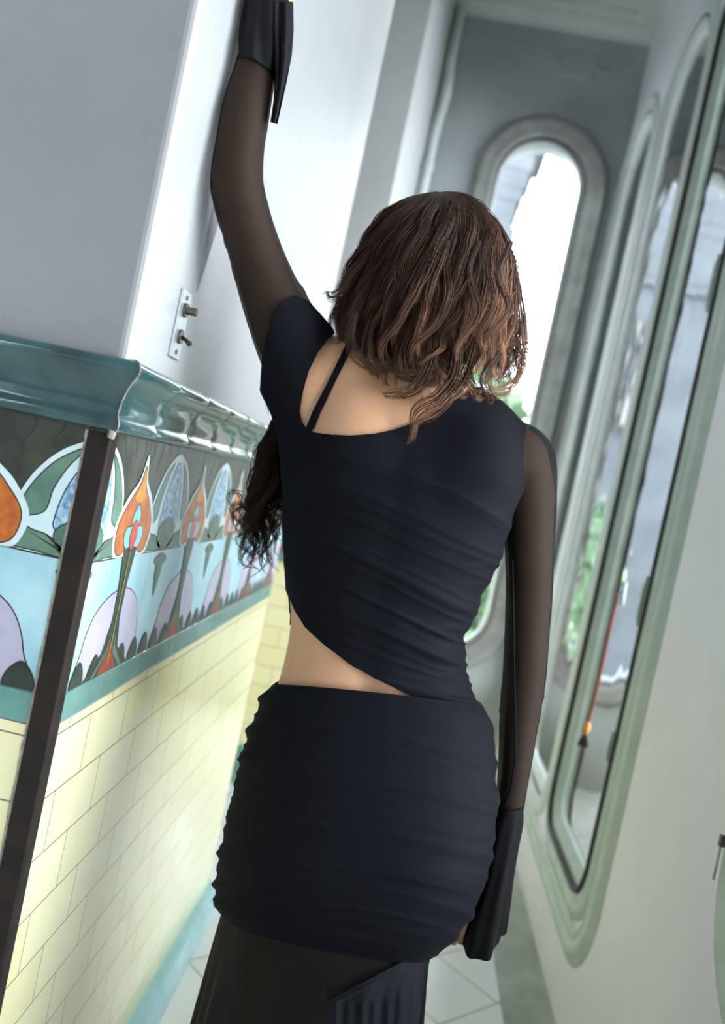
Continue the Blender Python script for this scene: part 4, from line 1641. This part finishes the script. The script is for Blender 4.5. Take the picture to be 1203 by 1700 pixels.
loft('skirt', SKL, SKR, SKY_, SKB, 260, 300, skirt_disp, MAT['fabric'], 2.25, 0.002, 'ruched black jersey skirt', skirt_top)

# long sheer underskirt
UL = [(384, 1450), (372, 1500), (355, 1560), (336, 1630), (316, 1705), (285, 1830), (255, 1960), (215, 2160)]
UR = [(790, 1440), (752, 1510), (717, 1570), (706, 1635), (697, 1705), (686, 1840), (680, 1980), (680, 2200)]
UY = [1.25] * 8
UB = [0.122, 0.122, 0.122, 0.126, 0.134, 0.15, 0.165, 0.18]


def under_disp(t, th, V):
    f = np.clip((t - 0.15) / 0.4, 0, 1)
    d = f * (0.006 * np.sin(th * 9 + 2 * np.sin(th * 3)) + 0.0025 * np.sin(th * 23 + 1 + 3 * t))
    rightside = np.exp(-((th - 1.5 * np.pi - 0.9) / 0.5) ** 2)
    return d + f * 0.006 * rightside * np.sin(th * 80)


loft('underskirt', UL, UR, UY, UB, 90, 420, under_disp, MAT['sheer_skirt'], 2.1, 0, 'long sheer black underskirt')
# second pleated layer that crosses the back of the underskirt
PANEL = []
mbp = MB()
V, Fc = [], []
nu, nv = 90, 40
for j in range(nv):
    t = j / (nv - 1)
    for i in range(nu):
        s = i / (nu - 1)
        y = 1545 + 420 * t
        xr = np.interp(y, [1545, 1580, 1640, 1705, 1990], [745, 712, 702, 694, 672])
        xl = np.interp(y, [1545, 1590, 1662, 1705, 1990], [720, 680, 545, 540, 500])
        x = xl + (xr - xl) * s
        yd = 1.25 - 0.128 * math.sqrt(max(0.02, 1 - ((x - 540) / 190) ** 2)) - 0.006 + 0.0022 * math.sin(x / 3.4 + 0.006 * y) + 0.002 * math.sin(x / 9.0)
        V.append(at(x, y, yd))
for j in range(nv - 1):
    for i in range(nu - 1):
        Fc.append((j * nu + i, j * nu + i + 1, (j + 1) * nu + i + 1, (j + 1) * nu + i))
MAT['pleat'] = sheer_mat('black_pleated_mesh', (0.010, 0.012, 0.016), 0.85)
mesh_np('pleated_panel', V, Fc, MAT['pleat'], person, label='pleated panel of the underskirt')


# sleeves
def sleeve(name, pts, cols, disp, mat, label=None):
    """pts: list of (pixel left, pixel right, Y, half depth)"""
    return loft(name, [p[0] for p in pts], [p[1] for p in pts], [p[2] for p in pts], [p[3] for p in pts], 110, cols, disp, mat, 2.0, 0, label)


def half_plane(X, Y_, a, b):
    """positive on the right-hand side when going a -> b"""
    ex, ey = b[0] - a[0], b[1] - a[1]
    return ((X - a[0]) * ey - (Y_ - a[1]) * ex) / math.hypot(ex, ey) * -1


def sdf_sleeve(chain, k, limits, label, fold, seam=False):
    pts = np.array([p for p, r in chain])
    F_ = Field(pts.min(0) - 0.09, pts.max(0) + 0.09, 0.0036)
    F_.smooth_chain(chain, 0.003)
    V, Q = F_.mesh(0.0)
    V = smooth_mesh(V, Q, 3)
    px, py = project(V)
    g = np.full(len(V), 1e3)
    for (a, b) in limits:
        g = np.minimum(g, half_plane(px, py, a, b))
    if seam:
        g = np.minimum(g, np.maximum(px - 852, py - 872))
    V, F3 = clip_mesh(V, to_tris(Q), g)
    px, py = project(V)
    V = V + F_.normal(V) * fold(px, py)[:, None]
    return mesh_np('sleeve', V, F3, MAT['sheer'], person, label=label)


def fold_r(px, py):
    h = 0.0022 * np.exp(-((py - 868) / 26) ** 2) * ridge(py - 0.35 * px, 4, 22, 1.5)
    h += 0.0022 * np.exp(-((py - 1165) / 40) ** 2) * ridge(py + 0.3 * px, 7, 30, 1.5)
    return h + 0.0006 * wob(px, py, 3, 90)


def fold_l(px, py):
    d = 0.0020 * np.exp(-(((py - 430) - 0.9 * (px - 440)) / 30) ** 2) * ridge(py - 0.9 * px, 14, 26, 1.5)
    d += 0.0022 * np.exp(-(((py - 475) - 0.6 * (px - 470)) / 30) ** 2) * ridge(py - 0.6 * px, 15, 28, 1.5)
    return d + 0.0006 * wob(px, py, 5, 90)


SL_R = [P3(845, 745, 1.262, 47), P3(868, 764, 1.262, 51)] + [(p, r * 1.02) for p, r in ARM_R[1:-1]] + [P3(842, 1372, 1.308, 22)]
sdf_sleeve(SL_R, 0.02, [((880, 1346), (800, 1348))], 'sheer black sleeve on the lowered arm', fold_r, True)
SL_L = [(p, r * q) for (p, r), q in zip(ARM_L, (1.04, 1.04, 1.02, 1, 1, 1, 1, 1, 1, 1, 1))]
sdf_sleeve(SL_L, 0.02, [((398, 88), (457, 111)), ((548, 500), (455, 712))], 'sheer black sleeve on the raised arm', fold_l)
# seam line down the lowered sleeve
mb = MB()
sp = [(850, 930, 1.245), (852, 1020, 1.245), (853, 1110, 1.252), (855, 1200, 1.260), (855, 1260, 1.268), (848, 1310, 1.277), (836, 1337, 1.283)]
mb.tube([at(x, y, Y - 0.004) for x, y, Y in sp], 0.0016, 6)
mb.build('seam', [MAT['fabric']], person, True)

# flared cuffs
CUF_R = [((822, 1337), (868, 1336), 1.305, 0.026), ((806, 1370), (868, 1368), 1.308, 0.030), ((790, 1425), (858, 1418), 1.314, 0.043), ((772, 1475), (850, 1460), 1.319, 0.052), ((756, 1520), (842, 1512), 1.324, 0.057), ((748, 1548), (834, 1550), 1.328, 0.058)]


def cufr_disp(t, th, V):
    return 0.006 * t ** 1.5 * np.sin(th * 4 + 0.6) + 0.003 * t * np.sin(th * 9)


def cufr_extra(V, t, th):
    drop = (0.012 * np.exp(-((th - 1.5 * np.pi) / 0.7) ** 2) - 0.014 * np.exp(-((th - 1.06 * np.pi) / 0.55) ** 2) + 0.0025 * np.sin(th * 6 + 1.2)) * np.clip((t - 0.6) / 0.4, 0, 1)
    V = V.copy()
    V[..., 2] -= drop
    return V


loft('cuff', [p[0] for p in CUF_R], [p[1] for p in CUF_R], [p[2] for p in CUF_R], [p[3] for p in CUF_R], 60, 140, cufr_disp, MAT['cuff'], 2.0, 0.0008, 'flared black cuff over the lowered hand', cufr_extra)
CUF_L = [((397, 106), (457, 130), 1.171, 0.031), ((399, 92), (463, 110), 1.172, 0.033), ((402, 60), (470, 72), 1.172, 0.034), ((407, 25), (477, 30), 1.172, 0.036), ((412, -10), (481, -6), 1.172, 0.038), ((418, -45), (476, -40), 1.173, 0.040)]


def cufl_disp(t, th, V):
    return 0.0018 * np.sin(th * 7 + t * 5) + 0.0012 * np.sin(th * 3 + 9 * t)


loft('cuff', [p[0] for p in CUF_L], [p[1] for p in CUF_L], [p[2] for p in CUF_L], [p[3] for p in CUF_L], 50, 120, cufl_disp, MAT['cuff'], 2.0, 0.0008, 'black cuff on the raised wrist')
# loose end of the raised cuff, hanging down beside the forearm
V, Fc = [], []
rows_ = [(0, 438, 486), (45, 442, 487), (90, 450, 484), (130, 456, 476), (170, 454, 467), (203, 449, 460)]
nu = 14
for j in range(40):
    t = j / 39
    y = 203 * t
    xl = np.interp(y, [r[0] for r in rows_], [r[1] for r in rows_])
    xr = np.interp(y, [r[0] for r in rows_], [r[2] for r in rows_])
    for i in range(nu):
        s = i / (nu - 1)
        x = xl + (xr - xl) * s
        V.append(at(x, y + 3 * s, 1.165 - 0.026 * math.sin(s * math.pi) * (1 - t * .5) + 0.006 * math.sin(s * 14 + 3 * t)))
for j in range(39):
    for i in range(nu - 1):
        Fc.append((j * nu + i, j * nu + i + 1, (j + 1) * nu + i + 1, (j + 1) * nu + i))
solid(mesh_np('cuff_ruffle', V, Fc, MAT['cuff'], person), 0.0009, 0)

# ------------------------------------------------------------------ hair
def hair_material():
    m, nt, b = new_mat('brown_hair')
    a = nt.nodes.new('ShaderNodeAttribute')
    a.attribute_name = 'tone'
    r = nt.nodes.new('ShaderNodeValToRGB')
    els = r.color_ramp.elements
    els[0].position = 0.0
    els[0].color = (0.009, 0.006, 0.005, 1)
    els[1].position = 1.0
    els[1].color = (0.62, 0.31, 0.16, 1)
    e = els.new(0.45)
    e.color = (0.062, 0.030, 0.021, 1)
    e = els.new(0.75)
    e.color = (0.23, 0.105, 0.058, 1)
    nt.links.new(a.outputs['Fac'], r.inputs[0])
    nt.links.new(r.outputs[0], b.inputs['Base Color'])
    b.inputs['Roughness'].default_value = 0.42
    b.inputs['Specular IOR Level'].default_value = 0.35
    b.inputs['Specular Tint'].default_value = (1.0, 0.82, 0.68, 1)
    return m


MAT['hair'] = hair_material()


def catmull(K, n):
    K = np.asarray(K, float)
    m = len(K)
    x = np.linspace(0, m - 1, n)
    i = np.clip(x.astype(int), 0, m - 2)
    f = (x - i)[:, None]
    p1, p2 = K[i], K[i + 1]
    p0 = K[np.maximum(i - 1, 0)]
    p3 = K[np.minimum(i + 2, m - 1)]
    return 0.5 * (2 * p1 + (-p0 + p2) * f + (2 * p0 - 5 * p1 + 4 * p2 - p3) * f ** 2 + (-p0 + 3 * p1 - 3 * p2 + p3) * f ** 3)


NP = 30
STR, RAD, TON = [], [], []


def lock(path, count, width, wave, waves, curl, tone, seed, r=0.00042, taper=0.35, flat_=0.6, frizz=0.0016):
    """a clump of strands round a guide path (NP points, metres)"""
    g = np.random.default_rng(seed)
    C_ = catmull(path, NP)
    T = np.gradient(C_, axis=0)
    T /= np.linalg.norm(T, axis=1)[:, None]
    view = np.array([0, 1.0, 0])
    S = np.cross(T, view)
    S /= np.linalg.norm(S, axis=1)[:, None] + 1e-9
    N = np.cross(S, T)
    t = np.linspace(0, 1, NP)
    env = np.clip((t - 0.12) / 0.35, 0, 1)
    ph = g.uniform(0, 6.28)
    ww = waves * (1 + 0.25 * np.sin(t * 2 + ph))
    wv = wave * env * (0.7 + 0.6 * t)
    C_ = C_ + S * (wv * np.sin(2 * np.pi * ww * t + ph))[:, None] + N * (0.8 * wv * np.cos(2 * np.pi * ww * t + ph))[:, None]
    if curl:
        e = np.clip((t - 0.72) / 0.28, 0, 1) ** 1.5
        C_ = C_ + S * (curl * np.sin(e * 3.6))[:, None] + N * (abs(curl) * (1 - np.cos(e * 3.6)) * 0.6)[:, None]
    wid = width * (0.55 + 0.6 * np.sin(np.clip(t * 1.15, 0, 1) * np.pi * 0.75)) * (1 - (1 - taper) * np.clip((t - 0.6) / 0.4, 0, 1))
    for k in range(count):
        a, rr = g.uniform(0, 6.28), math.sqrt(g.uniform(0, 1))
        ox, oy = rr * math.cos(a), rr * math.sin(a) * flat_
        ph2, fr = g.uniform(0, 6.28), g.uniform(0.4, 1.0) * frizz
        f1 = np.sin(t * g.uniform(6, 16) + ph2) * fr * env
        f2 = np.sin(t * g.uniform(6, 16) + ph2 + 2) * fr * env
        P = C_ + S * (ox * wid + f1)[:, None] + N * (oy * wid + f2)[:, None]
        ln = g.uniform(0.86, 1.0)
        if ln < 1:
            x = np.linspace(0, ln * (NP - 1), NP)
            i = np.clip(x.astype(int), 0, NP - 2)
            f = (x - i)[:, None]
            P = P[i] * (1 - f) + P[i + 1] * f
        STR.append(P)
        RAD.append(r * g.uniform(0.75, 1.25) * (1 - 0.75 * t ** 3))
        base = tone[0] + (tone[1] - tone[0]) * t ** 1.4
        TON.append(np.clip(base + g.normal(0, 0.07), 0, 1))


HL = [(722, 324), (672, 336), (628, 362), (598, 398), (578, 438), (560, 478), (548, 520), (556, 560), (590, 600), (625, 632)]
HRt = [(738, 324), (782, 332), (815, 356), (838, 392), (852, 440), (862, 490), (868, 540), (866, 585), (856, 622), (838, 648)]
DEP = [0.012, 0.058, 0.088, 0.106, 0.114, 0.116, 0.114, 0.108, 0.100, 0.092]
HL, HRt, DEP = np.array(HL, float), np.array(HRt, float), np.array(DEP)
HYC = 1.268


def hpos(u, t, layer=0.0, front=False, ext=0.0):
    """u in -1..1 across the head, t 0..1 from the crown down"""
    x = t * (len(HL) - 1)
    i = min(int(x), len(HL) - 2)
    f = x - i
    L = HL[i] * (1 - f) + HL[i + 1] * f
    R = HRt[i] * (1 - f) + HRt[i + 1] * f
    D = DEP[i] * (1 - f) + DEP[i + 1] * f
    s = (u * (1 - layer * 0.9) + 1) / 2
    p = L + (R - L) * s
    # hair is longest in the middle of the back
    p[1] += ext * t ** 3
    p[0] -= 0.22 * ext * t ** 3
    y = HYC + (1 if front else -1) * D * math.sqrt(max(0.0, 1 - (u * 0.98) ** 2)) * (1 - layer)
    return at(p[0], p[1], y)


# inner hair mass under the locks
V, Fc = [], []
nt_, nu_ = 20, 40
for j in range(nt_):
    t = 0.0 + 0.86 * j / (nt_ - 1)
    for i in range(nu_):
        a = 2 * math.pi * i / nu_
        V.append(hpos(math.cos(a) * 0.97, t, 0.10, math.sin(a) > 0))
for j in range(nt_ - 1):
    for i in range(nu_):
        i2 = (i + 1) % nu_
        Fc.append((j * nu_ + i, j * nu_ + i2, (j + 1) * nu_ + i2, (j + 1) * nu_ + i))
CAPV, CAPF = np.array(V), Fc

nl = 0
for layer, nn in ((0.08, 60), (0.04, 60), (0.0, 62)):
    for k in range(nn):
        u = -0.97 + 1.94 * (k + rng.uniform(0.1, 0.9)) / nn
        u = math.sin(u * math.pi / 2 * 0.97)
        tend = rng.uniform(0.80, 1.0)
        ext = 62 * math.exp(-((u + 0.05) / 0.55) ** 2) * rng.uniform(0.1, 1.0) + rng.uniform(-8, 10)
        du = rng.normal(0, 0.05)
        K = [hpos(np.clip(u * 0.9 + du * tt, -1, 1), tt * tend, layer + rng.uniform(-0.02, 0.03) * (tt > .15), False, ext) for tt in (0.0, 0.12, 0.27, 0.45, 0.64, 0.82, 1.0)]
        hi_ = rng.uniform(0, 1)
        warm = 0.22 + 0.25 * (u > 0.1) * u
        tone = (rng.uniform(0.02, 0.36), warm + (0.56 if hi_ > 0.6 else 0.14) + rng.uniform(-0.08, 0.12))
        lock(K, 26, rng.uniform(0.0055, 0.0100), rng.uniform(0.008, 0.0145), rng.uniform(1.6, 2.6), rng.choice([-1, 1]) * rng.uniform(0.004, 0.013), tone, 100 + nl)
        nl += 1
for k in range(44):
    u = -0.99 + 1.98 * rng.uniform(0, 1)
    K = [hpos(u * 0.95, tt * 0.92, 0.02, True, 0) for tt in (0.0, 0.12, 0.27, 0.45, 0.64, 0.82, 1.0)]
    if abs(u) < 0.55:
        K = [hpos(math.copysign(0.62 + 0.3 * abs(u), u) * (0.2 + 0.8 * min(1, tt * 2.2)), tt * 0.92, 0.0, True, 0) for tt in (0.0, 0.12, 0.27, 0.45, 0.64, 0.82, 1.0)]
    lock(K, 18, 0.010, 0.006, 2.0, 0.01, (0.25, 0.45), 900 + k)


def px_lock(pts, *a, **kw):
    lock([at(x, y, Y) for x, y, Y in pts], *a, **kw)


# loose locks that break the outline
px_lock([(640, 400, 1.19), (590, 450, 1.175), (565, 485, 1.175), (545, 492, 1.18), (531, 480, 1.185)], 30, 0.008, 0.002, 1.0, -0.008, (0.3, 0.5), 1)
px_lock([(650, 430, 1.18), (600, 500, 1.17), (570, 540, 1.17), (556, 575, 1.18)], 26, 0.008, 0.004, 1.6, 0.006, (0.3, 0.45), 2)
px_lock([(840, 400, 1.22), (856, 470, 1.215), (864, 530, 1.21), (868, 590, 1.21), (855, 630, 1.205), (815, 648, 1.19), (770, 652, 1.175)], 34, 0.008, 0.003, 1.4, 0.0, (0.35, 0.88), 3)
px_lock([(850, 430, 1.24), (866, 510, 1.235), (870, 580, 1.235), (862, 625, 1.23), (840, 646, 1.22), (815, 640, 1.21)], 30, 0.006, 0.003, 1.3, 0.006, (0.3, 0.85), 4)
px_lock([(760, 560, 1.155), (755, 620, 1.152), (730, 655, 1.15), (705, 675, 1.148), (685, 700, 1.148), (672, 738, 1.15)], 42, 0.011, 0.003, 1.3, 0.004, (0.4, 0.72), 5, taper=0.25)
px_lock([(790, 560, 1.16), (770, 630, 1.155), (740, 660, 1.152), (705, 690, 1.15), (690, 712, 1.15)], 34, 0.009, 0.003, 1.3, -0.004, (0.4, 0.8), 6, taper=0.25)
px_lock([(720, 540, 1.155), (715, 600, 1.152), (690, 640, 1.150), (655, 652, 1.152), (632, 655, 1.155)], 30, 0.009, 0.003, 1.3, 0.003, (0.35, 0.6), 7, taper=0.2)
for k, (x0, x1, tn) in enumerate(((690, 702, 0.85), (735, 722, 0.8), (775, 765, 0.75), (805, 800, 0.8), (652, 640, 0.6), (828, 826, 0.85), (715, 690, 0.7))):
    px_lock([(x0 + 20, 380 + 10 * (k % 3), 1.165), (x0 + 4, 450, 1.152), (x0 + 8, 520, 1.149), (x1, 580, 1.149), (x1 - 8, 625 + 8 * (k % 2), 1.151)], 26, 0.006, 0.0085, 2.0, 0.008 * (-1) ** k, (0.35, tn), 20 + k, taper=0.3)
# sweep of ends along the nape, from right to left
for k in range(9):
    y0 = 560 + 8 * k
    px_lock([(590 + 30 * k, y0 - 40, 1.162), (580 + 28 * k, y0, 1.155), (588 + 28 * k, y0 + 32, 1.153), (625 + 24 * k, y0 + 46, 1.152), (668 + 20 * k, y0 + 40, 1.153)], 24, 0.008, 0.003, 1.3, 0.004, (0.28, 0.5 + 0.04 * k), 50 + k, taper=0.3)

# stray single hairs round the outline
for k in range(70):
    u = rng.uniform(-1, 1)
    t0 = rng.uniform(0.05, 0.6)
    K = [hpos(u, min(1, t0 + q * 0.28), -0.03 - 0.07 * q * rng.uniform(0, 1), False, 30 * q) for q in (0, 0.35, 0.7, 1.0)]
    lock(K, 1, 0.001, 0.003, 1.5, rng.uniform(-.01, .01), (0.3, 0.6), 2000 + k, r=0.00028)
# long curls in front of the shoulder, hanging beside the raised arm
for k in range(48):
    f = rng.uniform(0, 1)
    x1 = 402 + 72 * f
    y1 = 968 - 60 * abs(f - 0.45) + rng.uniform(-75, 8)
    Yk = rng.uniform(1.26, 1.36)
    bul = 22 * (1 - f)
    px_lock([(560, 560, Yk), (505, 640, Yk), (468 - 0.3 * bul, 705, Yk), (452 - bul * 0.9 + 14 * f, 770, Yk), (440 - bul + 26 * f, 835, Yk), (x1 + rng.uniform(-8, 8), y1 - 45, Yk), (x1, y1, Yk)],
            22, rng.uniform(0.006, 0.009), rng.uniform(0.006, 0.011), rng.uniform(2.6, 3.8), rng.choice([-1, 1]) * rng.uniform(0.008, 0.016), (0.10, 0.30 + 0.25 * (rng.uniform() > 0.7)), 300 + k, frizz=0.0012)
px_lock([(470, 640, 1.27), (455, 655, 1.27), (445, 668, 1.27), (443, 690, 1.27)], 6, 0.003, 0.002, 1.0, 0.003, (0.3, 0.4), 77)

S_ = np.array(STR)
R_s = np.array(RAD)
T_s = np.array(TON)
ns = len(S_)
TG = np.gradient(S_, axis=1)
TG /= np.linalg.norm(TG, axis=2)[..., None] + 1e-12
ref = np.array([0.3, 1.0, 0.2])
A1 = np.cross(TG, ref)
A1 /= np.linalg.norm(A1, axis=2)[..., None] + 1e-9
A2 = np.cross(TG, A1)
rings = [S_ + R_s[..., None] * (math.cos(a) * A1 + math.sin(a) * A2) for a in (0, 2.094, 4.189)]
HV = np.stack(rings, 2).reshape(-1, 3)
base = (np.arange(ns)[:, None] * NP + np.arange(NP - 1)[None, :]) * 3
Fh = []
for k in range(3):
    k2 = (k + 1) % 3
    Fh.append(np.stack([base + k, base + k2, base + 3 + k2, base + 3 + k], -1).reshape(-1, 4))
HF = np.concatenate(Fh)
off = len(HV)
HV = np.concatenate([HV, CAPV])
HF = np.concatenate([HF, np.array(CAPF) + off])
hair = mesh_np('hair', HV, HF, MAT['hair'], person, label='wavy dark brown hair with lighter coppery ends')
tone = np.concatenate([np.repeat(T_s.reshape(-1), 3), np.full(len(CAPV), 0.12)])
at_ = hair.data.attributes.new('tone', 'FLOAT', 'POINT')
at_.data.foreach_set('value', tone.astype(np.float32))
